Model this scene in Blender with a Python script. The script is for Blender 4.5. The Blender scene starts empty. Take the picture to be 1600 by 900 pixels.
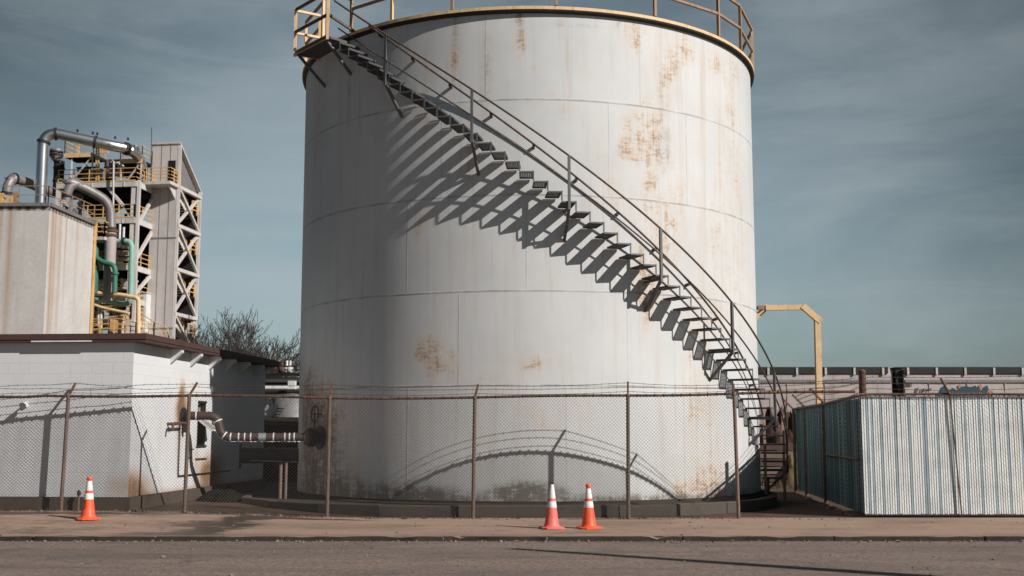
import bpy, math, random
from mathutils import Vector, Matrix, noise as mnoise
R_ = random.Random(7)
PI = math.pi
scene = bpy.context.scene
COL = scene.collection

# ------------------------------------------------------------------ camera geometry
FPX = 1800.0; PITCH = math.radians(7.1); EYE = Vector((0, 0, 1.55))
cp, sp = math.cos(PITCH), math.sin(PITCH)
def ray(x, y):
    u = (x-800)/FPX; v = (450-y)/FPX
    return (u, cp-v*sp, sp+v*cp)
def at(x, y, Y):
    d = ray(x, y); t = Y/d[1]
    return Vector((d[0]*t, Y, EYE.z+d[2]*t))
def atz(x, y, Z):
    d = ray(x, y); t = (Z-EYE.z)/d[2]
    return Vector((d[0]*t, d[1]*t, Z))
TX, TY, TR = .38, 27.2, 5.3            # storage tank axis and radius
def cyl(x, y, R):
    d = ray(x, y); a = d[0]**2+d[1]**2; b = -2*(d[0]*TX+d[1]*TY); c = TX*TX+TY*TY-R*R
    q = max(b*b-4*a*c, 0); t = (-b-q**.5)/2/a
    return math.degrees(math.atan2(d[0]*t-TX, TY-d[1]*t)), EYE.z+d[2]*t
def sstep(a, b, x):
    t = max(0, min(1, (x-a)/(b-a))); return t*t*(3-2*t)

# ------------------------------------------------------------------ mesh builder
ROOTM = {}
def root_matrix(o):
    while o is not None:
        if o.name in ROOTM: return ROOTM[o.name]
        o = o.parent
    return Matrix()
class MB:
    def __init__(s): s.v = []; s.f = []; s.m = []; s.sm = []
    def add(s, vs, fs, mi=0, smooth=False):
        n = len(s.v); s.v += [tuple(v) for v in vs]
        for f in fs: s.f.append(tuple(i+n for i in f)); s.m.append(mi); s.sm.append(smooth)
        return s
    def hexa(s, p, mi=0):        # 8 points: bottom 4, top 4
        return s.add(p, [(0,3,2,1),(4,5,6,7),(0,1,5,4),(1,2,6,5),(2,3,7,6),(3,0,4,7)], mi)
    def box(s, x0, x1, y0, y1, z0, z1, mi=0, M=None):
        p = [(x0,y0,z0),(x1,y0,z0),(x1,y1,z0),(x0,y1,z0),(x0,y0,z1),(x1,y0,z1),(x1,y1,z1),(x0,y1,z1)]
        if M is not None: p = [M @ Vector(q) for q in p]
        return s.hexa(p, mi)
    def bar(s, a, b, w, h=None, up=(0,0,1), mi=0):
        a = Vector(a); b = Vector(b); h = w if h is None else h
        d = (b-a).normalized(); up = Vector(up)
        if abs(d.dot(up)) > .98: up = Vector((0,1,0)) if abs(d.y) < .9 else Vector((1,0,0))
        r = d.cross(up).normalized()*w/2; u = r.cross(d).normalized()*h/2
        return s.hexa([a-r-u, a+r-u, b+r-u, b-r-u, a-r+u, a+r+u, b+r+u, b-r+u], mi)
    def tube(s, pts, r, n=10, cap=True, mi=0, smooth=True):
        pts = [Vector(p) for p in pts]; m = len(pts)
        rr = r if isinstance(r, (list, tuple)) else [r]*m
        t0 = (pts[1]-pts[0]).normalized()
        nrm = t0.orthogonal().normalized(); vs = []
        for i, p in enumerate(pts):
            if i == 0: t = t0
            elif i == m-1: t = (pts[i]-pts[i-1]).normalized()
            else:
                t = (pts[i+1]-pts[i]).normalized()+(pts[i]-pts[i-1]).normalized()
                t = t.normalized() if t.length > 1e-6 else (pts[i+1]-pts[i]).normalized()
            nrm = (nrm-t*nrm.dot(t)); nrm = nrm.normalized() if nrm.length > 1e-6 else t.orthogonal().normalized()
            b = t.cross(nrm)
            for k in range(n):
                a = 2*PI*k/n; vs.append(p+(nrm*math.cos(a)+b*math.sin(a))*rr[i])
        fs = [(i*n+k, i*n+(k+1) % n, (i+1)*n+(k+1) % n, (i+1)*n+k) for i in range(m-1) for k in range(n)]
        s.add(vs, fs, mi, smooth)
        if cap:
            s.add(vs[:n], [tuple(reversed(range(n)))], mi); s.add(vs[-n:], [tuple(range(n))], mi)
        return s
    def lathe(s, prof, c=(0,0,0), n=24, mi=0, smooth=True, M=None):
        c = Vector(c); vs = []
        for r, z in prof:
            for k in range(n):
                a = 2*PI*k/n; q = Vector((r*math.cos(a), r*math.sin(a), z))
                vs.append((M @ q if M is not None else q)+c)
        m = len(prof)
        fs = [(i*n+k, i*n+(k+1) % n, (i+1)*n+(k+1) % n, (i+1)*n+k) for i in range(m-1) for k in range(n)]
        s.add(vs, fs, mi, smooth)
        if prof[0][0] > 1e-4: s.add(vs[:n], [tuple(reversed(range(n)))], mi)
        if prof[-1][0] > 1e-4: s.add(vs[-n:], [tuple(range(n))], mi)
        return s
    def prism(s, poly, ext, mi=0):     # 3d polygon extruded by vector
        e = Vector(ext); p = [Vector(q) for q in poly]; n = len(p)
        return s.add(p+[q+e for q in p], [tuple(range(n)), tuple(reversed(range(n, 2*n)))]+[(i, i+n, (i+1) % n+n, (i+1) % n) for i in range(n)], mi)
    def build(s, name, mats, parent=None, world=True):
        me = bpy.data.meshes.new(name)
        vs = s.v
        if world and parent is not None:
            inv = root_matrix(parent).inverted(); vs = [tuple(inv @ Vector(v)) for v in vs]
        me.from_pydata(vs, [], s.f)
        if not isinstance(mats, (list, tuple)): mats = [mats]
        for m in mats: me.materials.append(m)
        me.polygons.foreach_set('material_index', s.m)
        me.polygons.foreach_set('use_smooth', s.sm)
        me.update()
        import bmesh
        if len(s.f) < 60000:
            bm = bmesh.new(); bm.from_mesh(me); bmesh.ops.recalc_face_normals(bm, faces=bm.faces); bm.to_mesh(me); bm.free()
        o = bpy.data.objects.new(name, me); COL.objects.link(o); o.parent = parent
        return o
def surface(name, nu, nv, fn, mat, parent=None, attrs=None, smooth=True):
    """grid of (nu+1)x(nv+1); fn(s,t)->(pos,(u,v),{attr:value})"""
    vs, uvs, at_ = [], [], {k: [] for k in (attrs or [])}
    for j in range(nv+1):
        for i in range(nu+1):
            p, uv, a = fn(i/nu, j/nv); vs.append(Vector(p)); uvs.append(uv)
            for k in at_: at_[k].append(a.get(k, 0.))
    if parent is not None:
        inv = root_matrix(parent).inverted(); vs = [inv @ v for v in vs]
    fs = [(j*(nu+1)+i, j*(nu+1)+i+1, (j+1)*(nu+1)+i+1, (j+1)*(nu+1)+i) for j in range(nv) for i in range(nu)]
    me = bpy.data.meshes.new(name); me.from_pydata([tuple(v) for v in vs], [], fs)
    ul = me.uv_layers.new(name='UVMap')
    for l in me.loops: ul.data[l.index].uv = uvs[l.vertex_index]
    for k, vals in at_.items():
        a = me.attributes.new(k, 'FLOAT', 'POINT'); a.data.foreach_set('value', vals)
    me.materials.append(mat); me.polygons.foreach_set('use_smooth', [smooth]*len(fs)); me.update()
    o = bpy.data.objects.new(name, me); COL.objects.link(o); o.parent = parent
    return o
def tag(o, label=None, cat=None, group=None, kind=None):
    if label: o['label'] = label
    if cat: o['category'] = cat
    if group: o['group'] = group
    if kind: o['kind'] = kind
    return o
def thing(name, label, cat, loc=(0,0,0), rz=0, group=None):
    o = bpy.data.objects.new(name, None); COL.objects.link(o); o.empty_display_size = .2
    o.location = loc; o.rotation_euler = (0, 0, rz)
    ROOTM[o.name] = Matrix.Translation(loc) @ Matrix.Rotation(rz, 4, 'Z')
    return tag(o, label, cat, group)
def dup(o, parent=None):
    c = o.copy(); COL.objects.link(c); c.parent = parent
    for ch in list(o.children): dup(ch, c)
    return c
def arc(p0, p1, p2, r, n=6):
    """rounded corner points at p1"""
    p0, p1, p2 = Vector(p0), Vector(p1), Vector(p2)
    a = (p0-p1).normalized(); b = (p2-p1).normalized()
    A = p1+a*r; B = p1+b*r; out = []
    for i in range(n+1):
        t = i/n; out.append(A*(1-t)**2+p1*2*t*(1-t)+B*t*t)
    return out
def rounded(pts, r, n=6):
    pts = [Vector(p) for p in pts]; out = [pts[0]]
    for i in range(1, len(pts)-1): out += arc(pts[i-1], pts[i], pts[i+1], r, n)
    return out+[pts[-1]]

# ------------------------------------------------------------------ node helpers
class X:
    """socket expression"""
    def __init__(s, nt, v): s.nt = nt; s.v = v
    def _m(s, op, b=None, c=None):
        n = s.nt.nodes.new('ShaderNodeMath'); n.operation = op
        for i, q in enumerate((s, b, c)):
            if q is None: continue
            q = q.v if isinstance(q, X) else q
            if isinstance(q, (int, float)): n.inputs[i].default_value = q
            else: s.nt.links.new(q, n.inputs[i])
        return X(s.nt, n.outputs[0])
    def __add__(s, b): return s._m('ADD', b)
    __radd__ = __add__
    def __mul__(s, b): return s._m('MULTIPLY', b)
    __rmul__ = __mul__
    def __sub__(s, b): return s._m('SUBTRACT', b)
    def __rsub__(s, b): return X(s.nt, b)._m('SUBTRACT', s) if not isinstance(b, X) else b-s
    def abs(s): return s._m('ABSOLUTE')
    def lt(s, b): return s._m('LESS_THAN', b)
    def gt(s, b): return s._m('GREATER_THAN', b)
    def max(s, b): return s._m('MAXIMUM', b)
    def min(s, b): return s._m('MINIMUM', b)
    def pow(s, b): return s._m('POWER', b)
    def fract(s): return s._m('FRACT')
    def clamp(s):
        r = s._m('ADD', 0.); r.v.node.use_clamp = True; return r
    def ss(s, a, b):
        n = s.nt.nodes.new('ShaderNodeMapRange'); n.interpolation_type = 'SMOOTHSTEP'
        s.nt.links.new(s.v, n.inputs[0]); n.inputs[1].default_value = a; n.inputs[2].default_value = b
        return X(s.nt, n.outputs[0])
class Mat:
    def __init__(s, name, rough=.7, metal=0., spec=.4):
        s.m = bpy.data.materials.new(name); s.m.use_nodes = True; s.nt = s.m.node_tree
        s.b = s.nt.nodes['Principled BSDF']; s.b.inputs['Roughness'].default_value = rough
        s.b.inputs['Metallic'].default_value = metal; s.b.inputs['Specular IOR Level'].default_value = spec
        s.tc = s.nt.nodes.new('ShaderNodeTexCoord')
    def obj(s): return s.tc.outputs['Object']
    def uv(s): return s.tc.outputs['UV']
    def xyz(s, vec):
        n = s.nt.nodes.new('ShaderNodeSeparateXYZ'); s.nt.links.new(vec, n.inputs[0])
        return [X(s.nt, o) for o in n.outputs]
    def scale(s, vec, sc):
        n = s.nt.nodes.new('ShaderNodeMapping'); n.inputs['Scale'].default_value = sc
        s.nt.links.new(vec, n.inputs[0]); return n.outputs[0]
    def noise(s, vec, scale=1, detail=4, rough=.55, dist=0):
        n = s.nt.nodes.new('ShaderNodeTexNoise'); s.nt.links.new(vec, n.inputs['Vector'])
        n.inputs['Scale'].default_value = scale; n.inputs['Detail'].default_value = detail
        n.inputs['Roughness'].default_value = rough; n.inputs['Distortion'].default_value = dist
        return X(s.nt, n.outputs[0])
    def attr(s, name):
        n = s.nt.nodes.new('ShaderNodeAttribute'); n.attribute_name = name; return X(s.nt, n.outputs['Fac'])
    def mix(s, fac, a, b):
        n = s.nt.nodes.new('ShaderNodeMix'); n.data_type = 'RGBA'
        for i, q in ((0, fac), (6, a), (7, b)):
            q = q.v if isinstance(q, X) else q
            if isinstance(q, (tuple, list)): n.inputs[i].default_value = (*q, 1) if len(q) == 3 else q
            elif isinstance(q, (int, float)): n.inputs[i].default_value = q
            else: s.nt.links.new(q, n.inputs[i])
        return n.outputs[2]
    def val(s, col, f):       # multiply colour by a factor expression
        n = s.nt.nodes.new('ShaderNodeVectorMath'); n.operation = 'SCALE'
        if isinstance(col, (tuple, list)): n.inputs[0].default_value = col
        else: s.nt.links.new(col, n.inputs[0])
        s.nt.links.new(f.v, n.inputs['Scale']); return n.outputs[0]
    def color(s, c):
        if isinstance(c, (tuple, list)): s.b.inputs['Base Color'].default_value = (*c, 1)
        else: s.nt.links.new(c, s.b.inputs['Base Color'])
        return s
    def bump(s, h, strength=.3, dist=.02):
        n = s.nt.nodes.new('ShaderNodeBump'); n.inputs['Strength'].default_value = strength; n.inputs['Distance'].default_value = dist
        s.nt.links.new(h.v, n.inputs['Height']); s.nt.links.new(n.outputs[0], s.b.inputs['Normal']); return s
    def rough(s, r): s.nt.links.new(r.v, s.b.inputs['Roughness']); return s
def paint(name, col, dirt=(.12,.08,.05), amt=.35, sc=1.5, rough=.6, metal=0, rust=None, bump=.15, streak=True, spec=.4):
    """weathered paint / metal: cloudy tone, vertical dirt streaks, optional rust blotches"""
    M = Mat(name, rough, metal, spec); o = M.obj()
    n1 = M.noise(o, sc*.7, 5, .6); n2 = M.noise(o, sc*9, 3, .6)
    c = M.val(col, n1.ss(.25, .75)*.3+n2*.2+.75)
    if streak:
        st = M.noise(M.scale(o, (1, 1, .08)), sc*5, 4, .6)
        c = M.mix((st.ss(.5, .75)*amt).clamp(), c, dirt)
    c = M.mix((n1.ss(.5, .8)*amt*.6).clamp(), c, dirt)
    if rust:
        rn = M.noise(o, sc*3.1, 6, .65)
        c = M.mix(rn.ss(rust, rust+.1).clamp(), c, M.mix(n2.ss(.3,.7), (.16,.06,.025), (.3,.14,.06)))
    M.color(c); M.bump(n2, bump, .01); return M.m

# ------------------------------------------------------------------ materials
MT = {}
def tank_paint():
    M = Mat('tank white paint', .55, 0, .35); o = M.uv(); u, v, _ = M.xyz(o)
    big = M.noise(o, .35, 4, .6); mid = M.noise(o, 1.6, 5, .6); fine = M.noise(o, 14, 3, .6)
    c = M.val((.63,.628,.622), big.ss(.3,.7)*.12+mid*.1+fine*.05+.82)
    st = M.noise(M.scale(o, (1,.05,1)), 3.2, 5, .65); st2 = M.noise(M.scale(o, (1,.03,1)), 9, 3, .6)
    c = M.mix((st.ss(.5,.74)*.42).clamp(), c, (.50,.40,.30))
    c = M.mix((st2.ss(.55,.75)*.28).clamp(), c, (.36,.34,.34))
    # rust from the vertex mask, broken up by horizontal scratches and vertical runs
    r = M.attr('rust'); h = M.noise(M.scale(o, (1.4,4.5,1)), 3.4, 7, .8, .25); vr = M.noise(M.scale(o, (1,.1,1)), 9, 5, .68); pt = M.noise(o, 3.4, 5, .7)
    e = (r*(vr.ss(.3,.68)*.55+pt.ss(.3,.7)*.45)).clamp()
    c = M.mix((e.ss(.06,.8)*.55).clamp(), c, (.62,.46,.30))
    d = (r*(h.ss(.42,.64)*.42+pt.ss(.42,.66)*.3+vr.ss(.42,.66)*.32)).clamp()
    c = M.mix((d.ss(.26,.85)*.72).clamp(), c, M.mix(fine.ss(.35,.65), (.22,.10,.045), (.42,.23,.11)))
    g = M.attr('grime'); ge = (g*(h.ss(.3,.65)*.5+vr.ss(.3,.7)*.45+pt.ss(.4,.6)*.25)).clamp()
    c = M.mix((ge.ss(.05,.85)*.85).clamp(), c, (.12,.09,.065))
    # plate seams
    seam = None
    for z in (8.0, 6.1, 4.23, 2.42):
        q = (v-z).abs().ss(.028, .006); seam = q if seam is None else seam.max(q)
    for z0, z1, us in ((8.0,9.9,(-3.9,.35+1.9,-.9,5.1)), (6.1,8.0,(-1.8,1.55,3.4,-5.4)), (4.23,6.1,(-2.55,-.1,2.7,5.3)), (2.42,4.23,(-1.42,1.9,4.4,-4.3)), (.2,2.42,(-2.5,.65,3.2,5.6))):
        for u0 in us:
            q = (u-u0).abs().ss(.022, .005)*v.gt(z0)*v.lt(z1)*.45; seam = seam.max(q)
    sn = M.noise(o, 2.3, 3, .6)
    c = M.mix((seam*(sn.ss(.3,.7)*.45+.12)).clamp(), c, (.13,.12,.12))
    M.color(c); bk = M.noise(M.scale(o, (1,.3,1)), .8, 3, .5)
    M.bump(mid*.5+fine*.12+seam*.6+bk*1.8, .28, .022); return M.m
def block_wall(name='white block wall'):
    M = Mat(name, .75, 0, .25); uv = M.uv(); u, v, _ = M.xyz(uv)
    b = M.nt.nodes.new('ShaderNodeTexBrick'); M.nt.links.new(uv, b.inputs['Vector'])
    b.inputs['Scale'].default_value = 1; b.inputs['Brick Width'].default_value = .4; b.inputs['Row Height'].default_value = .2
    b.inputs['Mortar Size'].default_value = .008; b.inputs['Mortar Smooth'].default_value = .4
    mo = X(M.nt, b.outputs['Fac']); n = M.noise(uv, .8, 5, .6); f = M.noise(uv, 12, 4, .6)
    st = M.noise(M.scale(uv, (1,.12,1)), 3, 5, .6)
    c = M.val((.73,.725,.73), n*.18+f*.08+.78)
    c = M.mix((mo*.13).clamp(), c, (.38,.37,.36))
    c = M.mix((st.ss(.55,.8)*.35).clamp(), c, (.42,.36,.30))
    r = M.attr('rust'); e = (r*(n*.6+f*.4+st*.6)).clamp()
    c = M.mix((e.ss(.12,.7)*.8).clamp(), c, (.42,.24,.12))
    c = M.mix((e.ss(.5,.9)*.8).clamp(), c, (.16,.08,.04))
    M.color(c); M.bump(mo*-.5+f*.4, .35, .012); return M.m
def concrete(name, col, dark=(.08,.07,.06), amt=.5, sc=1., rough=.9):
    M = Mat(name, rough, 0, .2); o = M.obj()
    a = M.noise(o, sc*.6, 6, .65); b = M.noise(o, sc*7, 5, .65); f = M.noise(o, sc*60, 2, .6)
    c = M.val(col, a*.5+b*.35+f*.25+.45)
    c = M.mix((a.ss(.48,.72)*amt).clamp(), c, dark); c = M.mix((b.ss(.6,.75)*amt*.6).clamp(), c, dark)
    M.color(c); M.bump(b*.6+f*.5, .5, .02); return M.m
def asphalt():
    M = Mat('worn asphalt', .92, 0, .25); o = M.obj(); x, y, _ = M.xyz(o)
    f = M.noise(M.scale(o, (1,.45,1)), 42, 3, .8); g = M.noise(M.scale(o, (1,.5,1)), 14, 4, .8); p = M.noise(M.scale(o, (.35,1,1)), .8, 5, .62, .4); w = M.noise(M.scale(o, (.12,1,1)), 1.3, 4, .6, .6)
    c = M.val((.24,.18,.15), f.ss(.35,.65)*.5+g.ss(.35,.65)*.35+p*.9+.08)
    c = M.mix((f.ss(.6,.74)*.35).clamp(), c, (.40,.34,.31))
    tr = M.noise(M.scale(o, (.06,1.5,1)), .9, 3, .5)
    c = M.mix((tr.ss(.45,.65)*.38).clamp(), c, (.11,.092,.085))
    oil = M.noise(o, .9, 3, .5)
    c = M.mix((oil.ss(.62,.74)*.45).clamp(), c, (.06,.052,.05))
    c = M.mix((p.ss(.46,.62)*.5).clamp(), c, (.095,.08,.075))
    c = M.mix((w.ss(.56,.66)*.5*(y.ss(15.5,13.5)*.75+.25)).clamp(), c, (.07,.062,.06))
    vor = M.nt.nodes.new('ShaderNodeTexVoronoi'); vor.feature = 'DISTANCE_TO_EDGE'; vor.inputs['Scale'].default_value = .55
    dn = M.nt.nodes.new('ShaderNodeVectorMath'); dn.operation = 'ADD'
    nn = M.nt.nodes.new('ShaderNodeTexNoise'); nn.inputs['Scale'].default_value = 1.6; M.nt.links.new(o, nn.inputs['Vector'])
    M.nt.links.new(o, dn.inputs[0]); M.nt.links.new(nn.outputs['Color'], dn.inputs[1]); M.nt.links.new(dn.outputs[0], vor.inputs['Vector'])
    cr = X(M.nt, vor.outputs[0]).ss(.012,.003)*p.ss(.5,.6)
    c = M.mix((cr*.4).clamp(), c, (.05,.046,.043))
    gut = (y-17.05).ss(0,.4)*(p*.7+.3)          # dirt swept against the kerb
    c = M.mix((gut*.45).clamp(), c, (.15,.11,.09))
    c = M.mix((((y-17.22)+(p-.5)*.35).ss(.0,.22)*.65).clamp(), c, (.045,.035,.028))
    M.color(c); M.bump(f*.5+g*.5-cr, .7, .012); return M.m
def sidewalk_mat():
    M = Mat('dirty concrete pavement', .9, 0, .25); o = M.obj(); x, y, _ = M.xyz(o)
    a = M.noise(M.scale(o,(.5,1,1)), .7, 6, .65); b = M.noise(o, 5, 5, .65); f = M.noise(o, 55, 2, .6)
    c = M.val((.37,.255,.192), a*.6+b*.5+f*.45+.22)
    c = M.mix((a.ss(.42,.66)*.62).clamp(), c, (.15,.105,.08)); c = M.mix((b.ss(.58,.74)*.4).clamp(), c, (.12,.09,.07))
    c = M.mix((f.ss(.66,.76)*.4).clamp(), c, (.5,.42,.36))
    w = M.attr('wet'); bl = M.noise(M.scale(o,(.55,1,1)), 1.6, 6, .72); e = (w*(bl.ss(.32,.66)*1.15+.15)).clamp()
    sp = M.noise(M.scale(o,(.4,1,1)), 2.4, 6, .75)
    c = M.mix((sp.ss(.5,.68)*.5).clamp(), c, (.17,.115,.085))
    wet = e.ss(.22,.7)
    c = M.mix((wet*.82).clamp(), c, (.03,.022,.017))
    M.color(c); M.rough((wet*-.5+.92).clamp()); M.bump(b*.5+f*.5, .5, .015); return M.m
def dirt_mat():
    M = Mat('dry dirt', .95, 0, .15); o = M.obj()
    a = M.noise(o, .12, 5, .6); b = M.noise(o, 1.8, 6, .7); f = M.noise(o, 20, 3, .7)
    c = M.val((.22,.155,.11), b*.6+f*.4+.5); c = M.mix((a.ss(.45,.62)*.7).clamp(), c, (.11,.10,.06)); c = M.mix((b.ss(.56,.7)*.5).clamp(), c, (.08,.06,.045))
    M.color(c); M.bump(b+f*.5, .8, .05); return M.m
MT['tank'] = tank_paint(); MT['block'] = block_wall(); MT['asphalt'] = asphalt(); MT['walk'] = sidewalk_mat(); MT['dirt'] = dirt_mat()
MT['yardmat'] = concrete('stained dark yard', (.095,.06,.043), (.03,.024,.02), .8, 1.3)
MT['curb'] = concrete('grimy curb concrete', (.10,.083,.068), (.03,.026,.02), .75, 1.6)
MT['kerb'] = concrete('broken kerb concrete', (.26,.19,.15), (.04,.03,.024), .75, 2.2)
MT['kerbface'] = concrete('grimy shadow-dark kerb face', (.05,.038,.03), (.015,.012,.01), .8, 3)  # grime plus the kerb's thin shadow line, both put into the colour
MT['plinth'] = concrete('dark plinth concrete', (.10,.078,.062), (.025,.02,.016), .7, 1.5)
MT['foundation'] = concrete('oily concrete', (.055,.046,.038), (.03,.025,.02), .7, 1.2)
MT['steel'] = paint('dull galvanised steel', (.30,.30,.30), (.12,.08,.055), .5, 3, .5, .35, .6)
MT['stair'] = paint('weathered grey stair steel', (.135,.135,.138), (.1,.065,.04), .5, 3, .6, .25, .62)
MT['treads'] = paint('dark grating steel', (.085,.085,.088), (.07,.05,.035), .4, 4, .6, .3, .66, streak=False)
MT['nosing'] = paint('pale worn nosing steel', (.22,.22,.22), (.2,.15,.1), .4, 5, .5, .3, .64, streak=False)
MT['rail_brown'] = paint('brown rusted handrail', (.085,.073,.066), (.09,.045,.025), .7, 4, .65, .2, .52)
MT['yellow'] = paint('faded yellow railing paint', (.78,.53,.29), (.3,.14,.06), .4, 4, .6, 0, .6)
MT['rustyyellow'] = paint('rusted yellow railing paint', (.36,.235,.15), (.14,.07,.04), .6, 4, .7, 0, .54)
MT['rust'] = paint('rusted fence steel', (.10,.055,.038), (.04,.022,.016), .6, 6, .8, 0, .52)
MT['fencepost'] = paint('rust-speckled galvanised post', (.20,.158,.128), (.07,.038,.024), .9, 9, .75, .1, .5)
MT['wire'] = paint('dull fence wire', (.13,.118,.11), (.1,.06,.04), .5, 4, .6, .35, .62, streak=False)
MT['barb'] = paint('rusted barbed wire', (.07,.05,.045), (.05,.03,.02), .4, 6, .8, 0, streak=False)
MT['roofedge'] = paint('dark red-brown roof edge', (.075,.04,.035), (.03,.02,.02), .5, 2, .7, 0, .7)
MT['roof'] = paint('tar roof', (.05,.045,.045), (.03,.03,.03), .4, 2, .9, streak=False)
MT['white'] = paint('white trim paint', (.66,.65,.63), (.35,.25,.17), .3, 3, .6)
MT['dark'] = paint('dark interior', (.022,.02,.019), (.015,.012,.01), .3, 2, .95, streak=False, spec=.05)
MT['sludge'] = paint('black sludge', (.016,.014,.012), (.01,.008,.006), .3, 5, 1, streak=False, spec=.02, bump=.5)
MT['gapshade'] = paint('dark shade colour for slat gaps', (.035,.048,.052), (.02,.02,.02), .4, 4, .8, spec=.1)  # near-black colour standing in for shade between the slats
MT['black'] = paint('black oily steel', (.028,.026,.025), (.05,.03,.02), .4, 4, .6, .2)
MT['brown'] = paint('brown pipe wrapping', (.062,.036,.03), (.03,.02,.017), .4, 6, .55)
MT['band'] = paint('white strapping band', (.68,.66,.63), (.3,.22,.15), .3, 8, .5)
MT['foil'] = paint('silver foil tape', (.62,.62,.64), (.3,.3,.3), .2, 8, .35, .7, streak=False)
MT['silver'] = paint('polished aluminium duct cladding', (.62,.61,.60), (.3,.27,.25), .25, 1, .3, .95, streak=False, bump=.04)
MT['greyduct'] = paint('dull grey duct', (.26,.235,.23), (.12,.09,.08), .5, .8, .5, .3, .72)
MT['palepipe'] = paint('pale pinkish pipe', (.42,.37,.35), (.2,.12,.09), .5, .8, .6, 0, .7)
MT['green'] = paint('dark green pipe paint', (.05,.17,.115), (.04,.06,.04), .4, 1, .5)
MT['palegreen'] = paint('pale green pipe paint', (.25,.44,.36), (.12,.16,.12), .4, 1, .55)
MT['beam'] = paint('off-white structural steel', (.58,.545,.52), (.25,.18,.14), .4, .8, .65)
MT['panel'] = paint('pale precast panel', (.55,.505,.485), (.25,.19,.16), .3, .5, .8)
MT['planty'] = paint('plant yellow railing', (.72,.43,.15), (.3,.15,.06), .4, 1.5, .6)
MT['pinkcar'] = paint('faded pinkish hopper car paint', (.45,.395,.375), (.22,.15,.12), .5, .5, .7, 0, .68)
MT['slatwhite'] = paint('white fence slat', (.88,.89,.87), (.45,.43,.38), .25, 4, .5)
MT['slatteal'] = paint('teal-grey fence slat', (.36,.47,.52), (.2,.25,.26), .4, 4, .5)
MT['slatcream'] = paint('cream fence slat', (.82,.80,.66), (.45,.40,.28), .35, 4, .5)
MT['sideshade'] = paint('teal side slat darkened for shade', (.07,.14,.15), (.08,.10,.10), .6, 5, .6)  # teal slats of the shaded side, shade put into the colour
MT['orange'] = paint('orange cone plastic', (.83,.115,.045), (.35,.08,.05), .5, 9, .45, bump=.05, streak=False)
MT['pinkorange'] = paint('sun-faded pinkish cone plastic', (.82,.17,.14), (.5,.2,.16), .5, 9, .5, bump=.05, streak=False)
MT['collar'] = paint('white reflective collar', (.78,.77,.76), (.42,.36,.32), .5, 14, .4, bump=.03, streak=False)
MT['slatwire'] = paint('bright galvanised wire', (.42,.42,.41), (.2,.17,.14), .4, 4, .5, .3, streak=False)
MT['glass'] = paint('dusty wired glass', (.33,.32,.31), (.2,.17,.14), .4, 3, .3, spec=.6)
MT['bark'] = paint('bare grey bark', (.085,.07,.062), (.05,.04,.035), .4, 3, .95)
MT['twig'] = paint('bare twigs', (.068,.052,.047), (.04,.03,.027), .4, 3, .95, streak=False)
MT['tarblue'] = paint('blue spray paint', (.025,.07,.10), (.02,.04,.06), .4, 3, .6)
MT['sprayred'] = paint('orange spray paint', (.45,.17,.10), (.3,.1,.08), .4, 3, .6)
MT['wood'] = paint('weathered pole wood', (.16,.12,.09), (.08,.06,.045), .5, 2, .9)
MT['pebble'] = concrete('crumbled kerb stone', (.24,.185,.15), (.12,.09,.07), .5, 6)
MT['leaf'] = paint('dry brown weeds', (.14,.10,.055), (.07,.05,.03), .4, 8, .95, streak=False)
MT['weed'] = paint('small green weeds', (.05,.07,.025), (.03,.03,.015), .4, 8, .9, streak=False)

# ------------------------------------------------------------------ setting
def gz(x, y): return .13*sstep(-2.2, -7, x)*sstep(17.6, 20.9, y)*(1-sstep(30, 40, y))
KY = 17.42      # kerb line
def gfn(s, t):
    x = -300+600*s; y = -60+700*t
    return (x, y, -.30), (x, y), {}
def flat_sheet(name, xs, ys, zf, mat, attrs=None, af=None):
    nx, ny = len(xs)-1, len(ys)-1
    def fn(s, t):
        x = xs[round(s*nx)]; y = ys[round(t*ny)]
        return (x, y, zf(x, y)), (x, y), (af(x, y) if af else {})
    return surface(name, nx, ny, fn, mat, None, attrs)
def frange(a, b, n): return [a+(b-a)*i/n for i in range(n+1)]
GX = [-600,-300,-120,-60,-30]+frange(-14, 14, 56)+[30,60,120,300,600]
GY = [KY+.08]+frange(17.6, 30, 24)+[34,38,42,50,70,100,160,300,700,1500]
ground = tag(flat_sheet('ground', GX, GY, lambda x, y: gz(x, y)-.006, MT['dirt']), kind='structure')
road = tag(flat_sheet('road', frange(-60,60,40), [-30,-10,0,5,10,13,KY+.1], lambda x, y: -.062, MT['asphalt']), kind='structure')
wet_lines = [((-5.0,23.0),(-4.3,20.9),.45), ((-4.3,21.2),(-4.75,19.4),.42), ((-4.75,19.4),(-5.1,17.6),.55), ((-4.6,20.6),(-2.5,20.6),.18), ((-6.6,21.0),(-4.0,20.95),.25), ((-9.5,17.55),(-1,17.5),.12), ((-12,20.6),(-6,20.5),.14),((1,20.9),(3,20.9),.1)]
def wetf(x, y):
    w = 0
    for (ax, ay), (bx, by), r in wet_lines:
        dx, dy = bx-ax, by-ay; t = max(0, min(1, ((x-ax)*dx+(y-ay)*dy)/(dx*dx+dy*dy)))
        d = math.hypot(x-ax-t*dx, (y-ay-t*dy)); w = max(w, math.exp(-(d/r)**2))
    return {'wet': w+.42*sstep(-2,-8,x)+.2*sstep(5,10,x)}
sidewalk = tag(flat_sheet('pavement', [-60,-30,-16]+frange(-12, 12, 220)+[16,30,60], frange(KY+.12, 21.25, 40), gz, MT['walk'], ['wet'], wetf), kind='structure')
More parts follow.
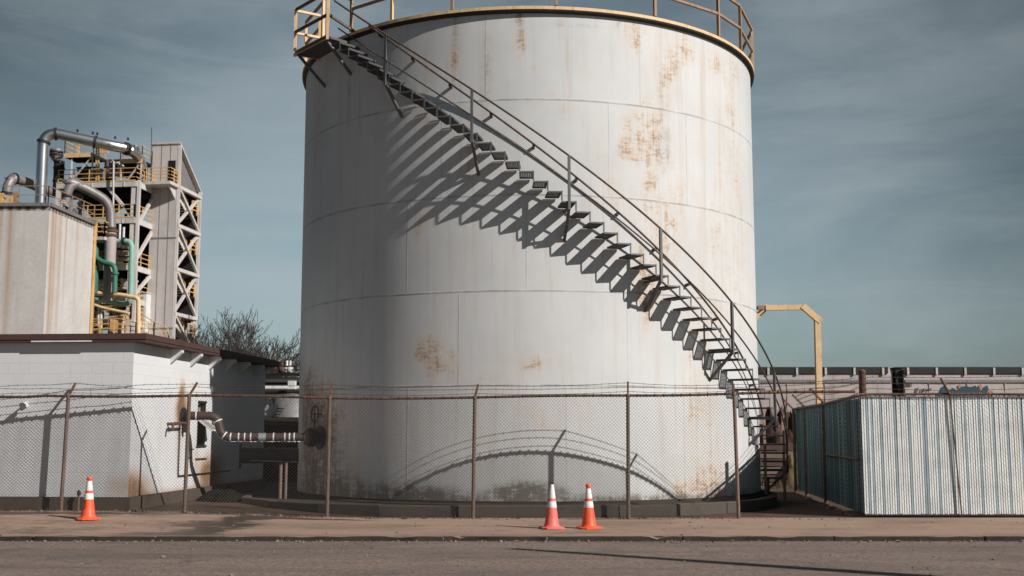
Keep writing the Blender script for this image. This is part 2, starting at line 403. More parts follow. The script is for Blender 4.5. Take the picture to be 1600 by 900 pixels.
# yard surface behind the fence: darker oily concrete between the shed and the tank
yard = tag(flat_sheet('yard', frange(-7.5, 9, 60), frange(21.25, 33, 40), lambda x, y: gz(x, y)+.002, MT['yardmat'], ['wet'],
    lambda x, y: {'wet': min(1, wetf(x, y)['wet']+sstep(-3, -5, x)*.8+.25)}), kind='structure')
# kerb: worn top edge, broken joints
mb = MB(); x = -40.
rk = random.Random(3)
while x < 40:
    L = rk.uniform(.8, 2.6) if abs(x) < 14 else 4; n = max(2, int(L/.12)) if abs(x) < 14 else 1
    e = x+L-.02
    for i in range(n):
        a = x+(e-x)*i/n; b = x+(e-x)*(i+1)/n
        if i == 0: ya, za = KY, .004
        yb = KY+.035*mnoise.noise((b*1.7, 3, 0))+.012*mnoise.noise((b*9, 1, 0)); zb = .004-.03*max(0, mnoise.noise((b*2.1, 7, 0)))-(.03 if rk.random() < .03 else 0)
        if i == n-1: yb, zb = KY+rk.uniform(0,.03), .0
        A = [(a, ya, -.12), (b, yb, -.12), (b, KY+.16, -.12), (a, KY+.16, -.12), (a, ya+.02, za), (b, yb+.02, zb), (b, KY+.16, .0035), (a, KY+.16, .0035)]
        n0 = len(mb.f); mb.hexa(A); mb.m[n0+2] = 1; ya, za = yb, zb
    x += L
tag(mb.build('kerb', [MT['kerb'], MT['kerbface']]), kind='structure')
# crumbs of stone and dirt along the kerb and fence foot
mb = MB()
for i in range(900):
    if i < 420: x, y, z = R_.uniform(-9, 9), KY-.02-abs(R_.gauss(0, .16)), -.062
    elif i < 700: x = R_.uniform(-9, 6); y = 20.95+R_.gauss(0, .12); z = gz(x, y)
    else: x, y = R_.uniform(-9, 9), R_.uniform(12, 20.9); z = gz(x, y) if y > KY+.1 else -.062
    r = abs(R_.gauss(.004, .005))+.004
    M = Matrix.Translation((x, y, z+r*.4)) @ Matrix.Rotation(R_.uniform(0, 6), 4, 'Z') @ Matrix.Rotation(R_.uniform(0, 1), 4, 'X')
    mb.box(-r*1.3, r*1.3, -r, r, -r*.6, r*.6, 0, M)
tag(mb.build('gravel', MT['pebble']), kind='stuff')
# low weeds and dry grass along the fence foot, the curb and behind the stair
mb = MB()
def tuft(x, y, z, h, n, mi):
    for _ in range(n):
        a = R_.uniform(0, 2*PI); l = R_.uniform(.3, 1)*h; w = .006
        tx, ty = math.cos(a)*l*.5, math.sin(a)*l*.5
        b = Vector((x+R_.gauss(0,.03), y+R_.gauss(0,.03), z)); p = Vector((-math.sin(a)*w, math.cos(a)*w, 0))
        mb.add([b-p, b+p, b+Vector((tx, ty, l*.8))+p*.3], [(0,1,2)], mi)
for i in range(90): 
    x = R_.uniform(-9.5, 4.0); tuft(x, 20.98+R_.gauss(0,.04), gz(x, 21), R_.uniform(.04,.12), 10, 0 if R_.random() < .8 else 1)
for i in range(8): tuft(R_.uniform(-3, 6), KY-.03, -.062, R_.uniform(.04,.09), 12, 1)
for i in range(420):
    x = R_.uniform(5.6, 10); y = R_.uniform(30, 52); tuft(x, y, 0, R_.uniform(.15,.6), 12, 0)
tag(mb.build('dry_grass', [MT['leaf'], MT['weed']]), kind='stuff')

# ------------------------------------------------------------------ storage tank
tank = thing('storage_tank', 'large round white steel storage tank streaked with rust, with a staircase winding round it', 'storage tank', (TX, TY, 0))
BZ, RZ = .22, 9.83
def ud(px, py): th, z = cyl(px, py, TR); return math.radians(th)*TR, z
rust_px = [(672,550,22,24,1.0),(655,545,10,10,.6),(700,575,45,20,.45),(833,566,14,10,.75),(860,570,30,12,.4),(995,55,9,30,1.0),(990,45,14,14,.7),(1003,200,30,30,.75),(990,232,20,14,.9),(1015,240,26,16,.7),
  (1015,280,8,14,.95),(1050,90,16,32,.7),(1040,130,12,40,.55),(1072,78,8,26,.7),(1018,170,10,60,.45),(1116,100,12,14,.8),(1140,160,9,60,.6),(1150,110,5,14,.7),(1150,270,9,40,.5),(712,70,7,42,.75),(708,100,8,18,.8),(812,45,7,40,.65),(812,75,9,14,.8),
  (836,107,8,5,.6),(905,108,10,5,.6),(862,146,8,4,.5),(833,160,9,4,.5),(882,172,20,8,.4),(970,55,3,20,.6),(662,360,14,34,.5),(655,345,8,12,.55),(762,600,40,14,.35),(1012,470,8,60,.75),(1006,440,14,30,.6),(1030,400,30,60,.5),(1045,360,14,28,.5),(925,320,10,10,.5),(1108,500,30,40,.45),
  (840,650,12,26,.6),(1100,640,22,70,.5),(1080,600,14,60,.4),(1090,750,22,16,.8),(1070,770,12,12,.7),(960,300,14,40,.35),(940,240,12,50,.3),(1000,320,40,26,.4),(1060,290,20,40,.4),(1110,380,22,60,.4),(1160,420,16,100,.45),(565,412,5,6,.8),(585,545,8,14,.5),(500,90,4,90,.5),(545,150,4,50,.4),(660,150,6,30,.3),(735,250,3,60,.5),(760,130,6,90,.35),
  (500,700,14,70,.9),(488,650,18,60,.9),(515,640,9,30,.8),(540,660,6,40,.5),(555,720,6,60,.5),(790,560,20,20,.3),(870,440,10,60,.25),(1125,260,8,90,.35),(1095,200,10,90,.3),(900,640,12,40,.3),(1118,740,14,30,.5)]
grime_px = [(823,766,34,12,1.0),(845,770,30,10,.8),(800,772,20,8,.7),(700,778,60,10,.6),(650,772,40,14,.6),(940,780,60,8,.5),(1040,782,60,8,.6),(500,690,26,70,.8),(480,640,16,50,.9),(492,745,22,40,.8),(560,770,60,18,.7),(1150,770,50,20,.4),
  (712,60,4,40,.7),(812,30,5,30,.7),(760,120,9,70,.5),(1035,170,9,110,.3),(1036,235,16,26,.32),(1055,110,8,24,.32),(500,160,8,90,.35),(545,140,3,60,.5),(735,245,3,50,.5),(870,60,2,30,.3),(963,35,2,20,.7),(900,40,40,4,.4),(1000,400,2,40,.4),(640,330,2,60,.5)]
def patches(lst):
    out = []
    for px, py, rx, ry, s in lst:
        u, z = ud(px, py); u1, _ = ud(min(px+rx, 1180), py); u0, _ = ud(max(px-rx, 474), py); _, za = ud(px, py+ry)
        out.append((u, z, max(.05, abs(u1-u0)/2), max(.05, abs(z-za)), s))
    return out
RP, GP = patches(rust_px), patches(grime_px)
def pv(L, u, z):
    w = 0
    for a, b, ra, rb, s in L:
        d = ((u-a)/ra)**2+((z-b)/rb)**2
        if d < 9: w += s*math.exp(-d*.6)
    return min(w, 1.2)
def shell_fn(s, t):
    th = -PI+2*PI*s; z = BZ+(RZ-.02-BZ)*t; u = th*TR
    g = pv(GP, u, z)+.5*math.exp(-(z-BZ)/.12)+.3*math.exp(-(RZ-z)/.12)
    r = pv(RP, u, z)+.35*math.exp(-(z-BZ)/.3)+.16
    if abs(th) > 1.9: r = .4
    return (TX+TR*math.sin(th), TY-TR*math.cos(th), z), (u, z), {'rust': r, 'grime': g}
surface('shell', 300, 130, shell_fn, MT['tank'], tank, ['rust', 'grime'])
mb = MB(); mb.lathe([(TR+.03, RZ-.02),(TR+.02, RZ+.02),(3, RZ+.2),(0, RZ+.32)], (TX,TY,0), 96); mb.build('roof', MT['foundation'], tank)
mb = MB(); mb.lathe([(TR+.004, RZ-.09),(TR+.085, RZ-.075),(TR+.085, RZ-.035)], (TX,TY,0), 120)
mb.build('rim_shadow', MT['black'], tank)  # black ring stands in for the shadow under the rim
mb = MB(); mb.lathe([(TR+.02, RZ-.03),(TR+.095, RZ-.03),(TR+.095, RZ+.034),(TR+.02, RZ+.034)], (TX,TY,0), 120, smooth=False); mb.build('rim', MT['yellow'], tank)
mb = MB(); mb.lathe([(TR+.16, .0),(TR+.16, BZ-.03),(TR+.03, BZ-.01),(TR+.03, BZ+.03),(TR-.1,BZ+.03)], (TX,TY,0), 96, smooth=False); mb.build('foundation', MT['foundation'], tank)
def tp(th, r, z):
    a = math.radians(th); return Vector((TX+r*math.sin(a), TY-r*math.cos(a), z))
# guard rail round the roof
GR = TR+.07
gth = [-31.8,-17,5.3,27.9,48.3,60.1,78,98,118,138,158,178,198,218,238,258,274,288,303]
top_r = [tp(t, GR, RZ+1.07) for t in [-44.4]+gth]; mid_r = [tp(t, GR, RZ+.55) for t in [-44.4]+gth]
mb = MB()
for L in (top_r, mid_r):
    for a, b in zip(L, L[1:]): mb.bar(a, b, .05, .05)
grail = mb.build('guardrail', MT['rustyyellow'], tank)
for t in [-44.4]+gth:
    m = MB(); m.bar(tp(t, GR+.002, RZ+.055), tp(t, GR+.002, RZ+1.09), .055, .055, up=tp(t, 1, 0)-tp(t, 0, 0))
    m.build('post', MT['yellow'] if t in (-31.8,) or t > 70 else MT['rustyyellow'], grail)
# helical stair
SO, SI = TR+.57, TR+.05
def sl(th): return 6.355-.0727*th
STEP = 2.62
tread0 = MB(); w = .135
for x0, x1, y0, y1 in ((-w, w, -SO, -SO+.012), (-w, w, -SI-.012, -SI), (w-.012, w, -SO, -SI), (-w, -w+.012, -SO, -SI)):
    tread0.box(x0, x1, y0, y1, -.035, -.002)
for i in range(8):
    x = -w+.02+i*.033; tread0.box(x, x+.017, -SO+.012, -SI-.012, -.028, -.006)
for i in range(13):
    y = -SO+.03+i*.045; tread0.box(-w+.012, w-.012, y, y+.013, -.0045, -.0015)
tread0.box(w-.03, w+.004, -SO-.002, -SI+.002, -.001, .004, 1)
n_t = 48; th0 = -43.0
mb = MB()
for i in range(n_t):
    th = th0+i*STEP; z = sl(th)
    a = tp(th-STEP*.5, SO+.012, z); b = tp(th+STEP*.5, SO+.012, z); c = tp(th+STEP*.5, SO+.012, z-.0727*STEP)
    out = tp(th, 1, 0)-tp(th, 0, 0)
    mb.bar(a-Vector((0,0,.015)), b-Vector((0,0,.015)), .008, .03, up=(0,0,1)); 
    mb.bar(b+Vector((0,0,.005)), c+Vector((0,0,.005)), .028, .008, up=out)
stair = mb.build('staircase', MT['stair'], tank)
tr = None
for i in range(n_t):
    th = th0+i*STEP
    if tr is None: o = tr = tread0.build('tread', [MT['treads'], MT['nosing']], stair, world=False)
    else: o = tr.copy(); COL.objects.link(o)
    o.rotation_euler.z = math.radians(th); o.location = (0, 0, sl(th))
pth = [-29.3+18.06*i for i in range(6)]+[76.5]
mb = MB()
def hpath(r, dz, a, b, n):
    return [tp(a+(b-a)*i/n, r, sl(a+(b-a)*i/n)+dz) for i in range(n+1)]
def chord(ths, r, dz): return [tp(t, r, sl(t)+dz) for t in ths]
mb.tube(hpath(SO+.02, .88, -43.5, 77, 70), .02, 8)
mb.tube(hpath(SO+.03, .36, -42, 77, 70), .016, 8)
mb.build('handrail', MT['rail_brown'], stair)
mb = MB(); mb.tube(hpath(TR+.11, .75, -38, 74, 70), .021, 8)
for i in range(13):
    t = -35+i*8.85; mb.bar(tp(t, TR-.01, sl(t)+.70), tp(t, TR+.11, sl(t)+.72), .05, .05)
mb.build('wall_handrail', MT['rail_brown'], stair)
for t in pth:
    m = MB(); o_ = tp(t, 1, 0)-tp(t, 0, 0)
    m.bar(tp(t, SO+.02, sl(t)-.16), tp(t, SO+.02, sl(t)+.87), .05, .05, up=o_); m.build('post', MT['stair'], stair)
    m = MB(); m.bar(tp(t, SO, sl(t)-.13), tp(t, TR-.005, sl(t)-.66), .05, .05); m.bar(tp(t, SO, sl(t)-.1), tp(t, TR-.005, sl(t)-.1), .04, .04)
    m.build('strut', MT['stair'], stair)
for t, r in ((70.5, SI+.1), (74.5, SO-.05), (80, SI+.12)):
    m = MB(); m.bar(tp(t, r, .05), tp(t, r, sl(t)-.04 if t > 75 else 1.9), .05, .05); m.build('support_leg', MT['rustyyellow'], stair)
# top landing
m = MB(); a0, a1 = -57.5, -44.2; N = 6; LZ = 9.60
lo = [tp(a0+(a1-a0)*i/N, TR+.69, LZ) for i in range(N+1)]; li = [tp(a0+(a1-a0)*i/N, TR+.125, LZ) for i in range(N+1)]
for i in range(N): m.hexa([lo[i], lo[i+1], li[i+1], li[i]]+[q+Vector((0,0,.05)) for q in (lo[i], lo[i+1], li[i+1], li[i])])
landing = m.build('landing', MT['treads'], tank)
m = MB(); m.bar(lo[0]+Vector((0,0,.03)), lo[-1]+Vector((0,0,.03)), .012, .1, up=(0,0,1)); m.bar(lo[0]+Vector((0,0,.03)), li[0]+Vector((0,0,.03)), .012, .1, up=(0,0,1)); m.build('toe_board', MT['yellow'], landing)
up = Vector((0,0,1))
m = MB()
for h in (.5, 1.0):
    m.bar(lo[0]+up*h, lo[-1]+up*h, .05); m.bar(lo[0]+up*(h-.02), li[0]+up*(h-.02), .05, mi=1)
m.bar(lo[-1]+up*.5, tp(-43.2, GR, RZ+.03), .05); m.bar(lo[-1]+up*1.0, tp(-44.4, GR, RZ+.75), .045)
m.build('landing_rail', [MT['rail_brown'], MT['yellow']], landing)
for q in (lo[0], lo[-1], li[0]):
    m = MB(); m.bar(q-up*.04, q+up*(1.03 if q is not li[0] else .95), .055, .055, up=(0,1,0)); m.build('post', MT['yellow'], landing)
for t in (a0+.6, a1-1):
    m = MB(); m.bar(tp(t, TR+.64, LZ-.01), tp(t, TR-.01, LZ-.62), .05); m.build('brace', MT['stair'], landing)
# side nozzle with flanges and hand wheel (left side)
nth = -55.5; nz = 1.43; rad = (tp(nth, 1, 0)-tp(nth, 0, 0)); Mr = rad.to_track_quat('Z', 'Y').to_matrix().to_4x4()
m = MB()
m.lathe([(.12,-.1),(.12,.2)], tp(nth, TR, nz), 20, M=Mr); m.lathe([(.25,.0),(.25,.035)], tp(nth, TR-.01, nz), 24, M=Mr, smooth=False)
m.lathe([(.2,.16),(.2,.2)], tp(nth, TR, nz), 24, M=Mr, smooth=False); m.lathe([(.2,.215),(.2,.25)], tp(nth, TR, nz), 24, M=Mr, smooth=False)
for k in range(8):
    a = k*PI/4; m.lathe([(.018,.14),(.018,.27)], tp(nth, TR, nz)+(Mr @ Vector((.165*math.cos(a), .165*math.sin(a), 0))), 6, M=Mr)
m.build('nozzle', MT['black'], tank)
m = MB(); wc = tp(nth, TR+.14, nz+.48); ring = [wc+(Mr.to_3x3() @ Vector((.17*math.cos(k*PI/10), .17*math.sin(k*PI/10), 0))) for k in range(21)]
m.tube(ring, .016, 6, cap=False)
for k in (0, 5): m.bar(ring[k], ring[k+10], .02)
m.bar(wc, tp(nth, TR-.01, nz+.48), .035); m.bar(wc+up*.02, wc-up*.34, .03)
m.build('hand_wheel', MT['black'], tank)

# ------------------------------------------------------------------ containment curb of concrete blocks in front of the tank
cpts = [(-5.75,25.3),(-5.55,23.95),(-4.75,22.85),(-3.65,22.0),(-2.45,21.45),(-1.0,21.22),(.7,21.2),(1.95,21.3),(3.05,21.62),(4.1,22.3),(4.95,23.2),(5.5,24.3),(5.8,25.6),(5.9,27.2)]
curb = thing('containment_curb', 'low grimy concrete curb of straight blocks ringing the foot of the white tank', 'curb', (0, 21.2, 0))
for i, (a, b) in enumerate(zip(cpts, cpts[1:])):
    A = Vector((*a, 0)); B = Vector((*b, 0)); d = (B-A).normalized(); nrm = Vector((-d.y, d.x, 0)); A += d*.012; B -= d*.012
    h = .215+R_.uniform(-.008,.008); t = .17
    p = [A, B, B+nrm*t, A+nrm*t]; ofs = Vector((0,0,-.02)); tv = Vector((0,0,h)); c = .018
    m = MB(); m.hexa([q+ofs for q in p]+[q+Vector((0,0,h-c)) for q in p])
    q = [A+nrm*c, B+nrm*c, B+nrm*(t-c), A+nrm*(t-c)]; m.hexa([v+Vector((0,0,h-c)) for v in p]+[v+tv for v in q]); m.build('curb_block', MT['curb'], curb)
m = MB(); poly = [(x+(.12 if x < 0 else -.12)*(abs(x)/6), y+.13) for x, y in cpts]+[(6,32),(-5,32)]
m.add([(x, y, .17) for x, y in poly], [tuple(range(len(poly)))]); tag(m.build('tank_pad', MT['foundation']), kind='structure')

# ------------------------------------------------------------------ chain-link fence along the pavement
FY = 21.0
def chain_mesh(m, P, L, z0, z1, h, r, dirv, nrm, topf=None):
    """interlocked zigzag wires; P origin, dirv direction along the fence"""
    n = int(L/h); rows = int((z1-z0)/h)
    for i in range(n):
        pts = []
        x0 = i*h
        dz = topf(x0) if topf else 0
        for k in range(rows+1):
            xx = x0+(h if (k+i) % 2 else 0); yy = .004*(1 if (k+i) % 2 else -1)
            z = z0+(z1-z0+dz)*k/rows
            pts.append(P+dirv*xx+nrm*yy+Vector((0,0,z)))
        # triangular wire
        base = len(m.v)
        for p in pts:
            m.v.append(tuple(p+dirv*r-nrm*r*.6)); m.v.append(tuple(p-dirv*r-nrm*r*.6)); m.v.append(tuple(p+nrm*r))
        for k in range(rows):
            a = base+k*3; b = a+3
            m.f += [(a,a+1,b+1,b),(a+1,a+2,b+2,b+1),(a+2,a,b,b+2)]; m.m += [0]*3; m.sm += [False]*3
posts_px = [(-118,795,-104,618,-90,598),(95,796,107,619,118,599),(288,800,296,618,308,598),(511,803,515,622,518,600),(739,811,742,621,747,601),(982,808,981,618,981,597),(1154,808,1147,615,1146,600)]
fence = thing('chain_link_fence', 'rusty chain-link fence with barbed wire strands running along the pavement in front of the tank', 'fence', (-1, FY, 0))
tops, arms = [], []
for bx, by, tx, ty, ax, ay in posts_px:
    B = at(bx, by, FY); B.z = gz(B.x, FY)-.03; T = at(tx, ty, FY)
    tops.append(T)
    m = MB(); m.tube([B, T+Vector((0,0,.02))], .034, 10); m.lathe([(.038,-.03),(.042,0),(.038,.03)], T, 10)
    p = m.build('post', MT['fencepost'], fence)
    A = at(ax, ay, FY+.19); arms.append((T, A))
    m = MB(); m.bar(T, A, .035, .03); m.build('barb_arm', MT['rust'], p)
R1 = at(1336, 612, 20.95)
m = MB(); rp = []
tl = tops+[R1]
for i, (a, b) in enumerate(zip(tl, tl[1:])):
    for k in range(6):
        q = a.lerp(b, k/6); q.z += .012*math.sin(k/6*PI)*(-1 if i % 2 else 1)-.0; rp.append(q)
rp[3].z -= .03; rp[4].z -= .03; rp.append(R1)
m.tube(rp, .024, 8)
for i in range(int(16/.16)):     # tie wires
    q = rp[0]+Vector((.3+i*.16, 0, 0))
    if q.x > R1.x-.2: break
    for a, b in zip(rp, rp[1:]):
        if a.x <= q.x <= b.x: c = a.lerp(b, (q.x-a.x)/(b.x-a.x)); m.box(c.x-.006, c.x+.006, c.y-.03, c.y+.03, c.z-.03, c.z+.03); break
m.build('top_rail', MT['rust'], fence)
def railz(x):
    for a, b in zip(rp, rp[1:]):
        if a.x <= x <= b.x: return a.z+(b.z-a.z)*(x-a.x)/(b.x-a.x)
    return 2.2
m = MB(); cl0 = tops[0].x+.02; clL = tops[-1].x-cl0
chain_mesh(m, Vector((cl0, FY-.04, 0)), clL, .05, 2.2, .0305, .0027, Vector((1,0,0)), Vector((0,1,0)), lambda x: railz(cl0+x)+.025-2.2)
m.build('chain_link', MT['wire'], fence)
def barbed(m, pts, r=.0045):
    m.tube(pts, r, 5)
    for a, b in zip(pts, pts[1:]):
        n = int((b-a).length/.13)
        for k in range(n):
            q = a.lerp(b, (k+.5)/n); v = Vector((R_.uniform(-.3,.3), R_.uniform(-.6,.6), 1)).normalized()*.022
            m.bar(q-v, q+v, .004)
for k, f in enumerate((.3, .62, .95)):
    pts = []; am = [T.lerp(A, f) for T, A in arms]+[R1+Vector((0,-.02,.08+.17*f))]
    for i, (a, b) in enumerate(zip(am, am[1:])):
        for j in range(5):
            q = a.lerp(b, j/5); q.z += -.035*math.sin(j/5*PI)*(1 if k != 1 else .4)+(.04*mnoise.noise((q.x*1.3, k*5, 0)) if q.x < -5 else 0); pts.append(q)
    pts.append(am[-1]); m = MB(); barbed(m, pts); m.build('barbed_wire', MT['barb'], fence)

# ------------------------------------------------------------------ slatted fence on the right
def slat_fence(root, P0, P1, z0, z1, pitch, mats, pick, name='slats', side=1):
    d = Vector((P1[0]-P0[0], P1[1]-P0[1], 0)); L = d.length; d.normalize(); nrm = Vector((-d.y, d.x, 0))*side
    m = MB(); n = int(L/pitch)
    for i in range(n):
        c = Vector((P0[0], P0[1], 0))+d*(i+.5)*pitch; w = pitch*R_.uniform(.66,.74); mi = pick(i)
        zz0 = z0+R_.uniform(-.012,.012); zz1 = z1+R_.uniform(-.02,.035)
        lean = d*R_.uniform(-.006,.006)
        b = [c-d*w/2-nrm*.004, c+d*w/2-nrm*.004, c+d*w/2+nrm*.004, c-d*w/2+nrm*.004]
        m.hexa([q+Vector((0,0,zz0)) for q in b]+[q+lean+Vector((0,0,zz1)) for q in b], mi)
    wb = m.build(name, mats, root)
    w_ = MB(); a = Vector((P0[0], P0[1], z0+.01))+nrm*.012; b = Vector((P1[0], P1[1], z0+.01))+nrm*.012
    w_.prism([a, b, b+Vector((0,0,z1-z0-.03)), a+Vector((0,0,z1-z0-.03))], nrm*.006); w_.build('gap_shade', MT['gapshade'], root)  # dark sheet added behind the slats to give shaded gaps
    return wb
SC = Vector((6.40, 21.25)); SE = Vector((11.3, 21.25)); SB = Vector((7.35, 30.0))
sf = thing('slatted_fence', 'tall fence of white and teal upright slats woven into chain-link, turning a corner', 'fence', (8, 21.25, 0))
slat_fence(sf, SC, SE, .06, 2.20, .0428, [MT['slatwhite'], MT['slatteal'], MT['slatcream']], lambda i: 1 if (i % 6 == 2 or (i % 23 == 4)) else (2 if i > 60 and R_.random() < (i-55)/70 else 0))
slat_fence(sf, SC+Vector((.02,.06)), SB, .07, 2.16, .0428, [MT['sideshade'], MT['slatteal'], MT['gapshade']], lambda i: R_.choice((0,0,0,1,1,2)), side=-1)
m = MB(); chain_mesh(m, Vector((SC.x, 21.215, 0)), SE.x-SC.x, .08, 2.19, .0428, .0019, Vector((1,0,0)), Vector((0,1,0)))
m.build('chain_link', MT['slatwire'], sf); m = MB()
ds = Vector((SB.x-SC.x, SB.y-SC.y, 0)).normalized(); ns = Vector((-ds.y, ds.x, 0))
chain_mesh(m, Vector((SC.x, SC.y, 0))+ns*.03, 8.7, .08, 2.15, .0428, .0026, ds, ns)
m.build('chain_link', MT['sideshade'], sf)
m = MB(); m.tube([(SC.x-.03, 21.2, 2.225), (8.6, 21.2, 2.235), (SE.x, 21.2, 2.19)], .022, 8)
m.tube([Vector((SC.x, SC.y, 2.2))+ns*.05, Vector((6.9, 25.6, 2.14))+ns*.05, Vector((SB.x, SB.y, 2.12))+ns*.05], .03, 8)
m.tube([Vector((SC.x, SC.y+.1, 1.05))+ns*.05, Vector((6.86, 25.3, 1.05))+ns*.05], .022, 8)
m.tube([(SC.x, 21.23, .05), (SE.x, 21.23, .045)], .012, 6)
m.build('rail', MT['rust'], sf)
for q, zt in ((Vector((6.88, 25.4)), 2.2), (Vector((7.2, 28.3)), 2.16), (Vector((SB.x, SB.y)), 2.12)):
    m = MB(); b = Vector((q.x, q.y, 0))+ns*.06; m.tube([b, b+Vector((0,0,zt))], .04, 10)
    m.bar(b+Vector((0,0,zt)), b+Vector((-.3,-.1,zt+.28)), .035); m.build('post', MT['rust'], sf)
m = MB(); c = Vector((6.72, 22.15, 0)); m.tube([(c.x, c.y, -.05), (c.x, c.y, 2.68)], .07, 14); m.lathe([(.078,0),(.076,.03),(.04,.06),(0,.065)], (c.x, c.y, 2.675), 14); m.build('corner_post', MT['rust'], sf)
m = MB(); a = at(1484, 616, 21.2); b = at(1470, 591, 21.0); a0 = at(1503, 806, 21.19)
m.bar((a0.x, 21.19, .03), a, .02); m.bar(a, b, .03); m.build('post', MT['rust'], sf)
for k, (za, zb) in enumerate(((.10,.08),(.2,.2),(.31,.32))):
    m = MB(); pts = [Vector((6.6, 21.36, 2.24+za))]; 
    for j in range(1, 9): pts.append(Vector((c.x+(SE.x-c.x)*j/8, 21.1, 2.24+zb*.95-.02*math.sin(j/4*PI)+.012*mnoise.noise((j*.7, k*3, 0)))))
    barbed(m, pts); 
    q = Vector((6.6, 25.3, 2.2+.12*k+.05)); p0 = pts[0]
    barbed(m, [p0, p0.lerp(q, .35)-Vector((0,0,.09)), p0.lerp(q, .7)-Vector((0,0,.07)), q, Vector((6.95,28.3,2.2+.1*k))])
    m.build('barbed_wire', MT['barb'], sf)
m = MB()
for i in range(34):
    t = R_.uniform(.02,.75); q = Vector((SC.x, SC.y, 0)).lerp(Vector((SB.x, SB.y, 0)), t)+ns*R_.uniform(.08,.3); r = R_.uniform(.02,.06)
    m.box(-r, r, -r*.8, r*.8, -r*.4, r*.5, 0, Matrix.Translation((q.x, q.y, .01)) @ Matrix.Rotation(R_.uniform(0,3), 4, 'Z') @ Matrix.Rotation(R_.uniform(0,.5), 4, 'X'))
tag(m.build('rubble', MT['pebble']), kind='stuff')

# ------------------------------------------------------------------ traffic cones
def cone(px, py, label, body, top_white, rz, lean=0):
    p = atz(px, py, 0); p.z = gz(p.x, p.y)
    t = thing('traffic_cone', label, 'traffic cone', p, rz, 'orange traffic cones standing on the pavement')
    def rad_(z): return .118+(.028-.118)*(z-.045)/(.70-.045)
    L = Matrix.Translation(p) @ Matrix.Rotation(lean, 4, 'Y')
    def L3(z): return [(rad_(z), z)]
    m = MB(); m.lathe([(rad_(.045)+.03,.028),(rad_(.05)+.012,.04),(rad_(.075),.075),(rad_(.30),.30),(rad_(.5),.5),(rad_(.66),.66),(rad_(.69),.69),(rad_(.70)-.008,.70),(.012,.70),(.012,.66)], p, 28, M=Matrix.Rotation(lean, 4, 'Y'))
    b = m.build('body', body, t)
    m = MB(); s_, c_ = .185, .07; oc = [(s_,-s_+c_),(s_,s_-c_),(s_-c_,s_),(-s_+c_,s_),(-s_,s_-c_),(-s_,-s_+c_),(-s_+c_,-s_),(s_-c_,-s_)]
    Z = Matrix.Translation(p) @ Matrix.Rotation(rz, 4, 'Z') @ Matrix.Rotation(lean, 4, 'Y')
    pr = [(1,.004),(1.0,.022),(.965,.03),(.55,.034)]
    vs = [Z @ Vector((x*f, y*f, z)) for f, z in pr for x, y in oc]
    m.add(vs, [(i*8+k, i*8+(k+1) % 8, (i+1)*8+(k+1) % 8, (i+1)*8+k) for i in range(3) for k in range(8)]+[tuple(reversed(range(8))), tuple(range(24,32))])
    m.build('base', body, t)
    for z0, z1 in ((.335,.435),(.48,.70 if top_white else .635)):
        m = MB(); m.lathe([(rad_(z0)+.0015,z0),(rad_(z0)+.003,z0+.004),(rad_(z1)+.003,z1-.004),(rad_(z1)+.0015,z1)], p, 28, M=Matrix.Rotation(lean, 4, 'Y')); m.build('reflective_collar', MT['collar'], t)
    if not top_white:
        m = MB(); m.lathe([(.036,.655),(.043,.665),(.041,.70),(.03,.712),(.0,.713)], p, 20, M=Matrix.Rotation(lean, 4, 'Y')); m.build('cap', body, t)
    return t
c1 = cone(137, 820, 'orange traffic cone with a small dark mark, alone in front of the white shed', MT['orange'], False, .5)
m = MB(); p = c1.location
for k in range(7):
    a = -PI/2-.28+.02*mnoise.noise((k,1,1)); z = .19+k*.022; r = .118+(.028-.118)*(z-.045)/.655+.0025
    m.bar(p+Vector((r*math.cos(a-.1), r*math.sin(a-.1), z)), p+Vector((r*math.cos(a+.22), r*math.sin(a+.22), z+(.008 if k % 2 else 0))), .012, .004)
m.build('dark_mark', MT['black'], c1)
cone(862, 826, 'sun-faded pinkish traffic cone with an all-white top, left one of the pair by the tank', MT['pinkorange'], True, .2, .01)
cone(920.5, 826, 'bright orange traffic cone with an orange tip, right one of the pair by the tank', MT['orange'], False, .35, -.012)

# ------------------------------------------------------------------ white block shed on the left
SA = math.atan(.084); C0 = Vector((-6.96, 21.19, 0))
shed = thing('block_shed', 'low white painted concrete block shed with a dark red-brown flat roof edge', 'shed', C0, -SA)
SM = ROOTM[shed.name]
def S(u, v, z): return SM @ Vector((u, v, z))         # u to the right of the corner (negative = along the front), v along the side
H0 = 3.18; LW, LD = 6.5, 8.2
sill0 = .37
def rust_side(v, z):
    w = 0
    for a, b, ra, rb, s in ((2.5,1.95,.35,.4,1.0),(2.5,2.3,.15,.35,.8),(2.4,1.1,.3,.6,.35),(4.6,.7,.7,.5,.9),(3.9,.65,.5,.3,.6),(.3,.5,.8,.3,.8),(0,.7,.4,.25,.4),(1.4,1.4,.25,.7,.3),(3.4,1.2,.2,.7,.4)):
        d = ((v-a)/ra)**2+((z-b)/rb)**2; w += s*math.exp(-d)
    return min(1.1, w+.5*math.exp(-(z-sill0)/.08)+.06)
surface('wall', 60, 30, lambda s, t: (S(-LW*(1-s), 0, sill0+(H0-sill0)*t), (-LW*(1-s), sill0+(H0-sill0)*t), {'rust': .6*math.exp(-((LW*(1-s))/.55)**2-((sill0+(H0-sill0)*t-.55)/.3)**2)+.04}), MT['block'], shed, ['rust'], False)
